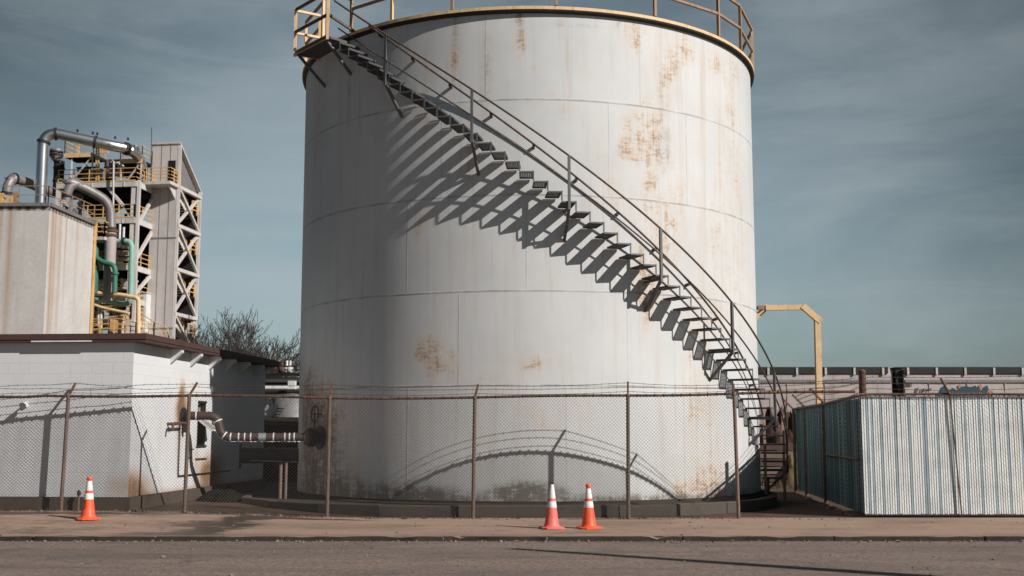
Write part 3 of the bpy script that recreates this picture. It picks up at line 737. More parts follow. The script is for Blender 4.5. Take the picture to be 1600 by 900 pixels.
# side wall with a window opening
W0, W1, WZ0, WZ1 = 3.42, 3.92, 1.26, 2.20
vsz = [(0,W0,sill0,H0),(W1,LD,sill0,H0),(W0,W1,sill0,WZ0),(W0,W1,WZ1,H0)]
def side_wall():
    # one mesh from four patches
    vs, uvs, rs, fs = [], [], [], []
    for v0, v1, z0, z1 in vsz:
        nv, nz_ = max(1, int((v1-v0)/.12)), max(1, int((z1-z0)/.1)); b = len(vs)
        for j in range(nz_+1):
            for i in range(nv+1):
                v = v0+(v1-v0)*i/nv; z = z0+(z1-z0)*j/nz_
                vs.append((0, v, z)); uvs.append((v, z)); rs.append(rust_side(v, z))
        fs += [(b+j*(nv+1)+i, b+j*(nv+1)+i+1, b+(j+1)*(nv+1)+i+1, b+(j+1)*(nv+1)+i) for j in range(nz_) for i in range(nv)]
    me = bpy.data.meshes.new('wall'); me.from_pydata(vs, [], fs); ul = me.uv_layers.new(name='UVMap')
    for l in me.loops: ul.data[l.index].uv = uvs[l.vertex_index]
    a = me.attributes.new('rust', 'FLOAT', 'POINT'); a.data.foreach_set('value', rs); me.materials.append(MT['block'])
    o = bpy.data.objects.new('wall', me); COL.objects.link(o); o.parent = shed
side_wall()
m = MB(); m.box(-LW, -.22, .22, LD, .2, H0-.02, 0, SM); m.build('core', MT['dark'], shed)
m = MB(); m.box(-LW, -.002, LD-.02, LD, .2, H0, 0, SM); m.build('wall', MT['white'], shed)
win = MB(); f = .04
for u0, u1, v0, v1, z0, z1 in ((-.16,-.0,W0,W0+f,WZ0,WZ1),(-.16,-.0,W1-f,W1,WZ0,WZ1),(-.16,.02,W0,W1,WZ1-f,WZ1+.0),(-.16,.03,W0-.03,W1+.03,WZ0-.04,WZ0),(-.15,-.05,W0,W1,1.86,1.9)): win.box(u0, u1, v0, v1, z0, z1, 0, SM)
win = win.build('window', MT['black'], shed)
m = MB(); m.box(-.12,-.11, W0+f, W1-f, 1.9, WZ1-f, 0, SM); m.build('pane', MT['glass'], win)
m = MB(); m.box(-.15,-.14, W0+f, W1-f, WZ0, 1.86, 0, SM); m.build('recess_sheet', MT['roofedge'], win)  # dark brown sheet stands in for the open recess
m = MB(); A = [S(-.06, W0+f, 1.86), S(-.06, W1-f, 1.86), S(.3, W1-f, 1.58), S(.3, W0+f, 1.58)]; nn = (A[1]-A[0]).cross(A[2]-A[0]).normalized()*.015
m.prism(A, nn); sash = m.build('sash', MT['glass'], win)
m = MB()
for i in range(4): m.bar(A[i]+nn*.5, A[(i+1) % 4]+nn*.5, .03, .03)
m.build('sash_frame', MT['white'], win)
m = MB(); m.box(-.01,.03, W0-.05, W1+.1, .96, .99, 0, SM); m.build('lintel_bar', MT['rust'], shed)
# plinth
m = MB(); m.box(-LW,.06,-.06,.3,-.05,sill0,0,SM); m.box(-.3,.06,.3,LD,-.05,sill0-.004,0,SM); m.build('plinth', MT['plinth'], shed)
# roof slab with overhang
OV, OF = .27, .14
m = MB(); m.box(-LW-.2, OV, -OF, LD+.25, H0+.002, H0+.11, 0, SM); rf = m.build('roof', MT['roofedge'], shed)
m = MB(); m.box(-LW-.2, OV+.015, -OF-.015, -OF, H0+.05, H0+.155, 0, SM); m.box(OV, OV+.015, -OF, LD+.26, H0+.05, H0+.155, 0, SM); m.build('fascia', MT['roofedge'], rf)
m = MB(); m.box(-1.9, -.75, -OF-.02, -OF+.02, H0+.005, H0+.03, 0, SM); m.build('flashing', MT['white'], rf)
for v in (1.75, 2.85, 4.0, 5.05, 6.1, 7.2):
    m = MB(); m.prism([S(.002, v, H0), S(OV-.03, v, H0), S(OV-.03, v, H0-.07), S(.002, v, H0-.30)], SM.to_3x3() @ Vector((0,.12,0))); m.build('eave_bracket', MT['white'], shed)
# conduit and small fittings on the side wall
m = MB(); m.tube(rounded([S(.03,2.35,1.85), S(.03,2.35,.66), S(.03,5.6,.66)], .06), .014, 6); m.tube([S(.03,2.95,1.18), S(.03,3.15,1.18)], .014, 6); m.tube([S(.03,2.95,1.02), S(.03,3.08,1.02)], .014, 6); m.build('conduit', MT['black'], shed)
m = MB(); m.tube([S(.0,1.75,1.70), S(.2,1.75,1.70)], .03, 10); m.tube(rounded([S(.17,2.3,1.72), S(.17,1.62,1.71), S(.17,1.58,1.58)], .05), .028, 10); m.build('wall_spout', MT['rust'], shed)
m = MB(); lp = at(30, 632, 21.1); lx = (SM.inverted() @ lp).x
m.box(lx-.03, lx+.03, -.05, .0, 2.0, 2.1, 0, SM); m.tube([S(lx,-.04,2.06), S(lx,-.12,2.05)], .016, 8); m.lathe([(.03,0),(.055,.05),(.06,.1),(.0,.1)], S(lx+.03,-.12,2.05), 14, M=Matrix.Rotation(1.9, 4, 'X')); m.build('wall_lamp', MT['collar'], shed)
# short capped vent pipe in front of the shed
vp = at(121.5, 795, 20.95+.12); vz = gz(vp.x, 21)
vent = thing('vent_pipe', 'short pale standpipe with a black cap standing against the plinth of the shed', 'pipe', (vp.x, 21.09, vz))
m = MB(); m.tube([(vp.x, 21.09, vz-.02), (vp.x, 21.09, vz+.30)], .022, 10); m.build('tube', MT['fencepost'], vent)
m = MB(); m.lathe([(.03,.0),(.036,.02),(.03,.07),(.015,.09),(0,.092)], (vp.x, 21.09, vz+.28), 12); m.build('cap', MT['black'], vent)

# ------------------------------------------------------------------ wrapped pipe from the shed to the tank nozzle
wp0 = S(0, 2.55, 1.87); nzl = tp(nth, TR+.25, nz)
pipe = thing('wrapped_pipe', 'brown wrapped pipe with white straps bending down from the shed wall to the tank', 'pipe', (wp0.x, wp0.y, 0))
e1 = Vector((-6.05, 23.8, 1.87)); e2 = Vector((-5.95, 23.8, 1.43)); 
path = rounded([wp0+Vector((.12,0,0)), e1, e2, nzl], .19, 8)
PRD = .088
m = MB(); m.tube(path, PRD, 16); pb = m.build('pipe_run', MT['brown'], pipe)
# arc-length sampling for the straps
cum = [0]
for a, b in zip(path, path[1:]): cum.append(cum[-1]+(b-a).length)
def along(s):
    for i in range(len(path)-1):
        if cum[i+1] >= s: 
            d = (path[i+1]-path[i]).normalized(); return path[i]+d*(s-cum[i]), d
    return path[-1], (path[-1]-path[-2]).normalized()
TL = cum[-1]
for fr in (.06,.235,.36,.41,.47,.515,.56,.73,.815,.85,.885,.965):
    q, d = along(fr*TL); m = MB(); m.tube([q-d*.013, q+d*.013], PRD+.006, 18, smooth=False); m.build('strap', MT['band'], pipe)
q, d = along(.645*TL); m = MB(); m.tube([q-d*.075, q+d*.075], PRD+.004, 18); m.build('foil_patch', MT['foil'], pipe)
m = MB()      # ragged light lining showing along the underside
for i in range(60):
    s = (.05+.93*i/60)*TL; q, d = along(s)
    side = Vector((0,-.35,-1)) if s > .5*TL or s < .25*TL else Vector((-.9,-.3,-.4)); side = (side-d*side.dot(d)).normalized()
    if R_.random() < (.9 if s > .55*TL else .75):
        t_ = R_.uniform(.01,.022) if s > .55*TL else .011
        m.bar(q+side*(PRD-.002)-d*.028, q+side*(PRD+R_.uniform(0,.006))+d*.028, t_*1.6, t_)
m.build('torn_lining', MT['band'], pipe)
m = MB(); Mx = Matrix.Rotation(PI/2, 4, 'Y')
m.lathe([(.17,.0),(.17,.04)], wp0+Vector((-.0,0,0)), 20, M=Mx, smooth=False); m.lathe([(.12,.04),(.12,.13)], wp0, 16, M=Mx); m.lathe([(.15,.1),(.15,.13)], wp0, 20, M=Mx, smooth=False)
m.bar(wp0+Vector((.08,0,-.02)), wp0+Vector((.08,-.02,-.34)), .09, .07); m.build('flange', MT['black'], pipe)
m = MB(); m.lathe([(.14,.27),(.165,.28),(.165,.32),(.12,.36),(.1,.37)], tp(nth, TR, nz), 18, M=Mr); m.build('end_collar', MT['rust'], pipe)
# lower dark pipe on two pale stands
dp = thing('drain_pipe', 'dark oily flanged pipe lying low in the shade between shed and tank', 'pipe', (-5.6, 25.2, 0))
A = Vector((-6.0, 25.6, 1.02)); B = Vector((-4.3, 26.0, 1.02)); dA = (B-A).normalized(); Md = dA.to_track_quat('Z','Y').to_matrix().to_4x4()
m = MB(); m.tube([A, B], .17, 18); m.build('pipe_run', MT['black'], dp)
for s in (.0, .62, .72):
    m = MB(); m.lathe([(.27 if s == 0 else .2, 0),(.27 if s == 0 else .2,.05)], A+dA*s, 20, M=Md, smooth=False); m.build('flange', MT['black'], dp)
m = MB(); m.tube([A+dA*.3+Vector((0,-.25,-.1)), A+dA*1.4+Vector((0,-.25,-.14))], .012, 6); m.build('tracer_line', MT['steel'], dp)
for px, ytop, nm in ((437.5, 725, 0), (446, 722, 1)):
    a = at(px, 772, 24.2); t_ = at(px+1.5, ytop, 24.2)
    st = thing('pipe_stand', ('left' if not nm else 'right')+' one of the two slim pale posts standing in the shade before the tank', 'post', (a.x, a.y, 0), 0, 'pale posts in the shade beside the tank')
    m = MB(); m.tube([(a.x, a.y, .0), t_], .034, 8); m.build('tube', MT['fencepost'], st)
    m = MB(); m.box(t_.x-.05, t_.x+.05, t_.y-.05, t_.y+.05, t_.z, t_.z+.02); m.build('top_plate', MT['black'], st)
# heap of black sludge at the shed foot
def heap(name, c, rx, ry, h, seed, mat):
    def fn(s, t):
        a = 2*PI*s; r = t; x = c[0]+rx*r*math.cos(a); y = c[1]+ry*r*math.sin(a)
        q = mnoise.noise((x*3, y*3, seed))*.5+mnoise.noise((x*9, y*9, seed))*.22
        return (x, y, c[2]+h*max(0, (1-r*r))*(1+q)-.02+.0*q), (s, t), {}
    return surface(name, 48, 18, fn, mat)
tag(heap('sludge_heap', (-6.05, 24.5, .03), .7, .9, .32, 3, MT['sludge']), 'black clumpy heap of sludge against the foot of the white shed wall', 'heap')

# ------------------------------------------------------------------ process plant far behind on the left
P0 = Vector((-30.08, 90, 0)); PA = math.radians(7.9); PM = Matrix.Translation(P0) @ Matrix.Rotation(-PA, 4, 'Z'); PI_ = PM.inverted()
def L(u, v, z): return PM @ Vector((u, v, z))
def pl(x, y, v):
    d = Vector(ray(x, y)); o = PI_ @ EYE; dd = PI_.to_3x3() @ d; t = (v-o.y)/dd.y
    return PM @ (o+dd*t)
def plz(x, y, v): return pl(x, y, v).z
def plu(x, y, v): return (PI_ @ pl(x, y, v)).x
def railing(m, pts, h=1.1, n_rails=3, r=.05, gap=1.4):
    for a, b in zip(pts, pts[1:]):
        a, b = Vector(a), Vector(b)
        for k in range(1, n_rails+1): m.bar(a+up*h*k/n_rails, b+up*h*k/n_rails, r)
        n = max(1, round((b-a).length/gap))
        for i in range(n+1): q = a.lerp(b, i/n); m.bar(q, q+up*h, r*1.2)
frame = thing('process_plant', 'tall open steel process structure with yellow railings, decks and diagonal braces behind the shed', 'steel structure', P0, -PA)
UL, VD = -6.4, 7.0
dz = [plz(208, 284, 0), plz(208, 341, 0), plz(208, 414, 0), plz(208, 466, 0), plz(208, 500, 0)]
for u, v in ((0,0),(.42,0),(UL,0),(UL,VD),(0,VD),(-3.2,0),(-3.2,VD)):
    m = MB(); tz = dz[0]+.1
    if u == -3.2 and v == 0: tz = dz[2]
    m.bar(L(u, v, 0), L(u, v, tz), .32 if u != .42 else .22, .3); m.build('column', MT['beam'], frame)
for i, z in enumerate(dz):
    m = MB(); m.box(UL, .2, -.1, VD, z-.12, z, 0, PM); dk = m.build('deck', MT['dark'], frame)
    m = MB(); m.box(UL-.1, .25, -.22, -.1, z-.42, z+.02, 0, PM); m.box(.2, .32, -.2, VD, z-.42, z+.02, 0, PM)
    for q in (-5,-3.5,-2,-.8): m.box(q, q+.08, -.26, -.22, z-.4, z-.04, 0, PM)
    m.build('edge_beam', MT['beam'], dk)
    m = MB(); railing(m, [L(UL, -.15, z), L(.2, -.15, z), L(.25, VD-.2, z)], 1.1); m.box(UL, .2, -.24, -.2, z+.02, z+.12, 0, PM); m.build('railing', MT['planty'], dk)
def brace(a, b, w=.22):
    m = MB(); m.bar(a, b, w); m.build('brace', MT['beam'], frame)
brace(pl(163, 286, .1), pl(193, 322, .1)); brace(pl(157,345,.1), pl(168,372,.1))
for ya, yb in ((352,298),(405,352),(460,424)): brace(L(.25, .3, plz(210, ya, .3)), L(.25, 3.6, plz(233, yb, 3.6)))
brace(pl(205,312,3), pl(160,345,3)); brace(pl(122,320,2), pl(138,300,2))
# dark hoppers and round vessels added to darken the inside of the frame
def vessel(name, label, u, v, r, z0, z1, mat, group=None, cone=0, cap=True):
    t = thing(name, label, 'vessel', L(u, v, z0), -PA, group)
    m = MB(); pr = [(r, z0+cone), (r, z1)]
    if cone: pr = [(r*.25, z0)]+pr
    m.lathe(pr, (L(u, v, 0).x, L(u, v, 0).y, 0), 20); m.build('shell', mat, t)
    if cap:
        m = MB(); m.lathe([(r*1.03, z1),(r*1.03, z1+.12),(r*.7, z1+r*.35),(.0, z1+r*.5)], (L(u, v, 0).x, L(u, v, 0).y, 0), 20); m.build('top_head', mat, t)
    m = MB(); 
    for k in (.3, .75): zz = z0+cone+(z1-z0-cone)*k; m.lathe([(r+.03, zz-.08),(r+.05, zz-.05),(r+.05, zz+.05),(r+.03, zz+.08)], (L(u, v, 0).x, L(u, v, 0).y, 0), 20)
    m.build('hoop', MT['black'], t)
    return t
vessel('dark_filler_hopper', 'added dark hopper shape darkening the process structure under its top deck, left one', -4.5, 3.4, 1.7, dz[1]+.4, dz[0]-.4, MT['dark'], None, 1.6, False)
vessel('dark_filler_hopper', 'added dark hopper shape darkening the process structure under its top deck, right one', -1.35, 3.4, 1.4, dz[1]+.5, dz[0]-.4, MT['dark'], None, 1.6, False)
vessel('dark_filler_vessel', 'big dark round vessel added to darken the process structure behind the green pipes', -3.9, 4.2, 2.0, dz[3]+.1, dz[1]-.6, MT['black'])
vessel('dark_filler_vessel', 'dark round vessel added to darken the right side inside the process structure', -.9, 4.6, 1.0, dz[3]+.1, dz[1]-.6, MT['dark'])
vessel('pale_canister', 'left one of three small pale upright canisters on the third deck', plu(181,395,.9), .9, .24, plz(181,408,.9), plz(181,388,.9), MT['white'], 'small canisters on the third deck')
vessel('pale_canister', 'middle one of three small pale upright canisters on the third deck', plu(187,395,.9), .9, .26, plz(187,408,.9), plz(187,384,.9), MT['white'], 'small canisters on the third deck')
vessel('pale_canister', 'right one of three small pale upright canisters, cream coloured, on the third deck', plu(196,395,.9), .9, .38, plz(196,408,.9), plz(196,386,.9), MT['panel'], 'small canisters on the third deck')
vessel('vent_stack', 'dark capped vent stack standing on the top deck beside the silver duct', plu(92,270,2), 2, .42, dz[0], plz(92,252,2), MT['black'], None, 0, False)
vessel('flare_cap', 'small dark bulb-shaped cap on the vent stack next to the silver duct', plu(88,240,2), 2, .5, plz(88,255,2), plz(88,236,2), MT['greyduct'], None, .5)
vessel('top_drum', 'grey upright drum on the top deck left of the pale box', plu(172,262,2.2), 2.2, .45, dz[0], plz(172,253,2.2), MT['greyduct'])
def eqbox(name, label, cat, x0, x1, y0, y1, v0, v1, mat, trim=MT['black']):
    a = pl(x0, y1, v0); b = pl(x1, y0, v0); A = PI_ @ a; B = PI_ @ b
    t = thing(name, label, cat, L((A.x+B.x)/2, v0, A.z), -PA)
    m = MB(); m.box(A.x, B.x, v0, v1, A.z, B.z, 0, PM); m.build('housing', mat, t)
    m = MB(); m.box(A.x-.06, B.x+.06, v0-.06, v1+.06, B.z, B.z+.1, 0, PM); m.box(A.x+.1, B.x-.1, v0-.03, v0-.003, A.z+(B.z-A.z)*.3, A.z+(B.z-A.z)*.8, 0, PM); m.build('lid', trim, t)
    return t
eqbox('equipment_box', 'white upright equipment box on the top deck near the duct end', 'equipment', 178, 186, 251, 274, 1.6, 2.6, MT['white'])
eqbox('equipment_box', 'dark low machine on the top deck below the small platform', 'equipment', 120, 150, 262, 279, 2.4, 3.6, MT['black'])
eqbox('equipment_box', 'dark cabinet under the raised platform at the duct end', 'equipment', 192, 214, 252, 276, 2.5, 4.5, MT['dark'])
eqbox('white_cladding', 'white sloping cladding block low between green pipe and pale tower', 'cladding', 206, 229, 458, 528, 2.0, 4.5, MT['white'], MT['panel'])
eqbox('cream_machine', 'cream and yellow machine at the foot of the process structure', 'equipment', 168, 190, 496, 524, -.6, .8, MT['panel'], MT['planty'])
eqbox('white_trough', 'white low trough above the yellow stairs at the foot of the process structure', 'equipment', 148, 205, 438, 452, .9, 2.0, MT['white'], MT['beam'])
# raised platforms above the top deck
def small_platform(label, x0, x1, yf, v0, v1, legs):
    a = PI_ @ pl(x0, yf, v0); b = PI_ @ pl(x1, yf, v0)
    t = thing('raised_platform', label, 'platform', L(a.x, v0, a.z), -PA)
    m = MB(); m.box(a.x, b.x, v0, v1, a.z-.28, a.z-.02, 0, PM); m.build('deck', MT['dark'], t)
    m = MB(); m.box(a.x-.03, b.x+.03, v0-.06, v0, a.z-.3, a.z+.06, 0, PM); m.build('edge_beam', MT['yellow'], t)
    m = MB(); railing(m, [L(a.x, v1, a.z), L(a.x, v0, a.z), L(b.x, v0, a.z), L(b.x, v1, a.z)], 1.1); m.build('railing', MT['planty'], t)
    for u in legs: m = MB(); m.bar(L(u(a.x, b.x), v0+.1, dz[0]), L(u(a.x, b.x), v0+.1, a.z-.2), .1); m.build('leg', MT['beam'], t)
    m = MB(); m.bar(L(a.x+.3, v0+.1, dz[0]), L(b.x-.2, v0+.1, a.z-.3), .1); m.build('brace', MT['beam'], t)
    m = MB(); m.bar(L(b.x-.1, v1-.2, dz[0]), L(a.x+.8, v1-.2, a.z-.3), .1); m.build('brace', MT['beam'], t)
small_platform('small raised platform with yellow railing under the middle of the silver duct', 101, 146, 241, .8, 2.8, [lambda a, b: b-.1, lambda a, b: a+.6])
small_platform('small raised platform with yellow railing where the silver duct turns down', 188, 222, 250, 1.2, 3.0, [lambda a, b: a+.05, lambda a, b: b-.1])
lad = thing('caged_ladder', 'yellow caged ladder rising from the top deck beside the small platform', 'ladder', pl(153, 280, .6), -PA)
m = MB()
for x in (150.5, 154.5): m.bar(pl(x, 282, .6), pl(x, 226, .6), .09)
for y in range(228, 282, 4): m.bar(pl(150.5, y, .6), pl(154.5, y, .6), .07)
m.build('ladder', MT['planty'], lad)
m = MB()
for y in (224, 229, 234, 239):
    for xa, xb in ((156, 169),): m.bar(pl(xa, y, .3), pl(xb, y, .3), .09)
for x in (157, 161, 165, 168.5): m.bar(pl(x, 224, .3), pl(x, 240, .3), .08)
m.build('cage', MT['planty'], lad)
# stair tower
tw = thing('stair_tower', 'tall pale panelled stair tower with an open cross-braced side and sloping roof', 'tower', L(1.2, 2.8, 0), -PA)
U0, U1, V0, V1 = .12, 2.42, 2.8, 7.35
zt = plz(268, 225, V0); zb = plz(316, 300, V1)
m = MB()
m.prism([L(U0, V0, 0), L(U1, V0, 0), L(U1, V0, zt), L(U0, V0, zt)], PM.to_3x3() @ Vector((0,.16,0)))
fw = m.build('front_panel', MT['panel'], tw)
m = MB()
for fu in (.34, .68): m.box(U0+(U1-U0)*fu-.02, U0+(U1-U0)*fu+.02, V0-.02, V0, 0, zt, 0, PM)
for y in (372, 513): z = plz(250, y, V0); m.box(U0, U1, V0-.03, V0, z-.06, z+.06, 0, PM)
m.build('panel_joint', MT['greyduct'], fw)
dzr = plz(266, 284, V0); d0, d1 = plu(263,270,V0), plu(274,270,V0)
m = MB(); m.box(d0, d1, V0-.04, V0-.0, plz(268,283,V0), plz(268,251,V0), 0, PM); m.build('doorway', MT['dark'], fw)
m = MB(); m.prism([L(U0, V0+.16, 0), L(U0, V1, 0), L(U0, V1, zb), L(U0, V0+.16, zt)], PM.to_3x3() @ Vector((.1,0,0))); m.prism([L(U0+.1, V1-.1, 0), L(U1-.2, V1-.1, 0), L(U1-.2, V1-.1, zb), L(U0+.1, V1-.1, zb)], PM.to_3x3() @ Vector((0,.1,0))); m.build('rear_panel', MT['black'], tw)  # panels coloured black for the shade inside the tower
m = MB(); m.prism([L(U0-.1, V0-.1, zt), L(U1+.12, V0-.1, zt), L(U1+.12, V0-.1, zt+.16), L(U0-.1, V0-.1, zt+.16)], L(0, V1+.25, zb-.35)-L(0, V0-.1, zt)); m.build('roof', MT['panel'], tw)
zl = [plz(279, y, V0) for y in (292, 352, 420, 490, 552)]
m = MB(); m.prism([L(U1-.35, V0+.3, zl[0]), L(U1-.35, V1-.1, zl[0]-.1), L(U1-.35, V1-.1, zb-.3), L(U1-.35, V0+.3, zt-.2)], PM.to_3x3() @ Vector((.1,0,0))); m.build('gable_infill', MT['greyduct'], tw)
for v in (V0+.12, V1-.12):
    m = MB(); m.bar(L(U1, v, 0), L(U1, v, zt-.1 if v < 4 else zb), .24); m.build('column', MT['beam'], tw)
for i, z in enumerate(zl[:4]):
    m = MB(); m.bar(L(U1+.02, V0, z), L(U1+.02, V1, z), .28); m.build('cross_beam', MT['beam'], tw)
    z2 = zl[i+1]
    m = MB(); m.bar(L(U1+.04, V0+.3, z-.2), L(U1+.04, V1-.3, z2+.2), .2); m.build('diagonal', MT['beam'], tw)
    m = MB(); m.bar(L(U1-.1, V0+.3, z2+.2), L(U1-.1, V1-.3, z-.2), .2); m.build('diagonal', MT['beam'], tw)
    zm = (z+z2)/2
    for k, (va, vb, za, zb_, uu) in enumerate(((V0+.5, V1-1.2, z, zm, U1-.6), (V1-1.2, V0+.9, zm, z2, U1-1.5))):
        m = MB()
        for s in (0, .75): m.bar(L(uu-s, va, za), L(uu-s, vb, zb_), .08, .28)
        for j in range(10): q = j/9; m.box(uu-.75, uu, va+(vb-va)*q-.14, va+(vb-va)*q+.14, za+(zb_-za)*q-.03, za+(zb_-za)*q+.03, 0, PM)
        m.build('stair_flight', MT['beam'], tw)
        m = MB(); railing(m, [L(uu, va, za), L(uu, vb, zb_)], 1.05, 2, .07, .9); m.build('stair_railing', MT['planty'], tw)
    m = MB(); m.box(U0+.3, U1-.1, V1-1.3, V1-.25, zm-.14, zm, 0, PM); m.build('half_landing', MT['dark'], tw)
    m = MB(); railing(m, [L(U1-.15, V1-1.3, zm), L(U1-.15, V1-.3, zm)], 1.1, 3, .07); m.build('stair_railing', MT['planty'], tw)
m = MB(); zz = plz(250, 284, 1.5); m.box(-.0+.32, U1+.05, 1.2, V0-.02, zz-.25, zz, 0, PM); cw = m.build('catwalk', MT['beam'], tw)
m = MB(); railing(m, [L(.4, 1.25, zz), L(U1, 1.25, zz), L(U1, V0-.1, zz)], 1.1, 4, .05, .8); m.build('railing', MT['planty'], cw)
m = MB(); m.prism([L(U1-.3, 1.4, zz-.25), L(U1-.3, V0-.01, zz-.25), L(U1-.3, V0-.01, zz-1.2)], PM.to_3x3() @ Vector((.1,0,0))); m.build('bracket', MT['beam'], cw)
an = thing('antenna', 'thin dark whip antenna beside the top of the pale stair tower', 'antenna', L(.0, 2.4, dz[0]), -PA)
m = MB(); m.tube([pl(236, 284, 2.4), pl(236.5, 245, 2.4)], .06, 6); m.build('mast', MT['black'], an)
m = MB(); m.tube([pl(236.5, 245, 2.4), pl(237, 199, 2.4)], .032, 6); m.build('whip', MT['black'], an)
# ducts and pipes
def pipe_thing(name, label, pts, r, mat, rr=1.0, bands=(), bmat=None, n=14):
    pts = [Vector(p) for p in pts]; t = thing(name, label, 'pipe', pts[0], 0)
    P = rounded(pts, rr, 8); m = MB(); m.tube(P, r, n); m.build('run', mat, t)
    cum = [0]
    for a, b in zip(P, P[1:]): cum.append(cum[-1]+(b-a).length)
    for fr in bands:
        s = fr*cum[-1]
        for i in range(len(P)-1):
            if cum[i+1] >= s:
                d = (P[i+1]-P[i]).normalized(); q = P[i]+d*(s-cum[i]); m = MB(); m.tube([q-d*.09, q+d*.09], r+.09, n, smooth=False); m.build('flange', bmat or MT['black'], t); break
    return t
sd = pipe_thing('silver_duct', 'shiny silver duct rising, bending and running level over the process structure', [pl(62,345,-3), pl(68,204,-3), pl(190,231,-.5), pl(216,236,1), pl(222,262,2)], .42, MT['silver'], 1.35, (.36,.43,.60,.735,.86), MT['black'], 20)
m = MB()
for x, y in ((121,206),(145,210),(152,211),(180,217),(200,219)):
    m.bar(pl(x, y, -1.6), pl(x, y-4, -1.6), .12)
m.build('lug', MT['black'], sd)
pipe_thing('grey_duct', 'dull grey duct bending over at the far left and sloping down behind the silver duct', [pl(8,335,-4), pl(13,278,-4), pl(30,280,-3), pl(90,305,1.0), pl(150,305,3.0)], .38, MT['greyduct'], 1.0, (.13,.4))
pipe_thing('grey_duct', 'dull grey duct arching over the block tower edge and down before the process structure', [pl(102,330,-3.5), pl(107,284,-3.5), pl(122,288,-3), pl(172,316,-1.2), pl(174,362,-1.2)], .37, MT['greyduct'], 1.0, (.12,.98))
pipe_thing('pale_riser', 'fat pale pinkish riser pipe with a rusty collar below the grey duct', [pl(173.5,358,-1.2), pl(172,400,-1.2), pl(169,470,-1.2)], .44, MT['palepipe'], .5, (.03,.09), MT['rust'])
pipe_thing('green_pipe', 'dark green pipe hooking over from behind the block tower and dropping down', [pl(120,376,-1.5), pl(148,376,-1.6), pl(147,436,-1.6), pl(146,458,-1.6)], .33, MT['green'], 1.1, (.62,), MT['green'])
pipe_thing('green_pipe', 'dark green branch pipe crossing right in front of the pale riser', [pl(149,402,-1.9), pl(160,410,-1.9), pl(180,414,-1.9), pl(179,458,-1.9)], .2, MT['green'], .5, (.6,), MT['green'])
pipe_thing('pale_green_pipe', 'pale green pipe making a tall upside-down bend beside the steel column', [pl(180,377,-.8), pl(206,377,-.8), pl(204,474,-.8), pl(190,476,-.8), pl(150,466,-1.2)], .22, MT['palegreen'], .55, (.08,))
pipe_thing('thin_mast', 'thin pale upright pipe in front of the top deck', [pl(177,345,-.5), pl(177,300,-.5), pl(177.5,252,-.5)], .07, MT['beam'], .1)
pipe_thing('grey_post', 'dark grey upright pipe post at the right edge of the block tower', [pl(141,530,-2.5), pl(143,480,-2.5), pl(144.5,447,-2.5)], .2, MT['greyduct'], .2)
pipe_thing('yellow_pipe', 'orange-yellow pipe bending down beside the foot of the pale tower', [pl(149,458,-1.4), pl(190,461,-1.4), pl(216.5,466,-1.4), pl(216,530,-1.4)], .17, MT['yellow'], .3)
pipe_thing('yellow_pipe', 'orange-yellow pipe sloping down to the right low in the process structure', [pl(132,471,-1.6), pl(160,481,-1.6), pl(202,490,-1.6)], .12, MT['yellow'], .2)
for i, (x, ya, yb) in enumerate(((154,440,530),(158,476,530),(187,350,386),(193,355,386),(137,384,470))):
    pipe_thing('small_pipe', ['thin pale riser nearest the block tower, between the green pipes', 'thin white riser above the foot railing of the process structure', 'left one of two short pale risers under the second deck', 'right one of two short pale risers under the second deck', 'thin pale pipe along the right edge of the block tower'][i], [pl(x, yb, -.6), pl(x, (ya+yb)/2, -.6), pl(x+.5, ya, -.6)], .09, MT['white'], .2)
ft = thing('foot_walkway', 'yellow-railed walkway and stairs at the foot of the process structure above the shed roof', 'walkway', L(-3, -2, 0), -PA)
zw = plz(180, 522, -2); m = MB(); m.box(UL, 1.2, -2.4, -1.2, zw-.3, zw-.02, 0, PM); m.build('deck', MT['dark'], ft)
m = MB(); railing(m, [L(UL, -2.35, zw), L(1.1, -2.35, zw)], 1.15, 3, .06, 1.1); railing(m, [pl(140,524,-1.2), pl(170,518,-1.2), pl(232,527,-1.2)], 1.0, 3, .06, 1.0); railing(m, [pl(222,512,-2.3), pl(240,524,-2.3), pl(262,534,-2.3)], 1.0, 3, .06, .9); m.build('railing', MT['planty'], ft)
m = MB()
for j in range(9): a = pl(188, 524-j*4.2, -.2+j*.22); b = pl(203, 524-j*4.2, -.2+j*.22); m.bar(a, b, .3, .06)
m.bar(pl(187,527,-.3), pl(187,490,1.6), .08, .25); m.bar(pl(204,527,-.3), pl(204,490,1.6), .08, .25); m.build('stair_flight', MT['beam'], ft)
for z_, n in ((plz(150,345,.3), 0),):
    pass
pc = thing('pipe_cluster', 'tangle of small white, yellow and dark pipes and valves filling the lower process structure', 'pipework', L(-3.5, .6, dz[4]), -PA)
rc = random.Random(12)
for i in range(26):
    x = rc.uniform(140, 206); y0 = rc.uniform(425, 470); y1 = y0+rc.uniform(14, 55); v = rc.uniform(.3, 2.2); r = rc.choice((.05,.06,.08,.11)); mt = rc.choice(('white','white','planty','black','steel','palegreen','yellow'))
    A, B = pl(x, y1, v), pl(x, y0, v); m = MB()
    if i % 2: m.tube(rounded([A, B, pl(x+rc.choice((-1,1))*rc.uniform(8, 24), y0+rc.uniform(-3,3), v)], .25, 4), r, 7)
    else: m.tube([A, B], r, 7)
    m.build('pipe', MT[mt], pc)
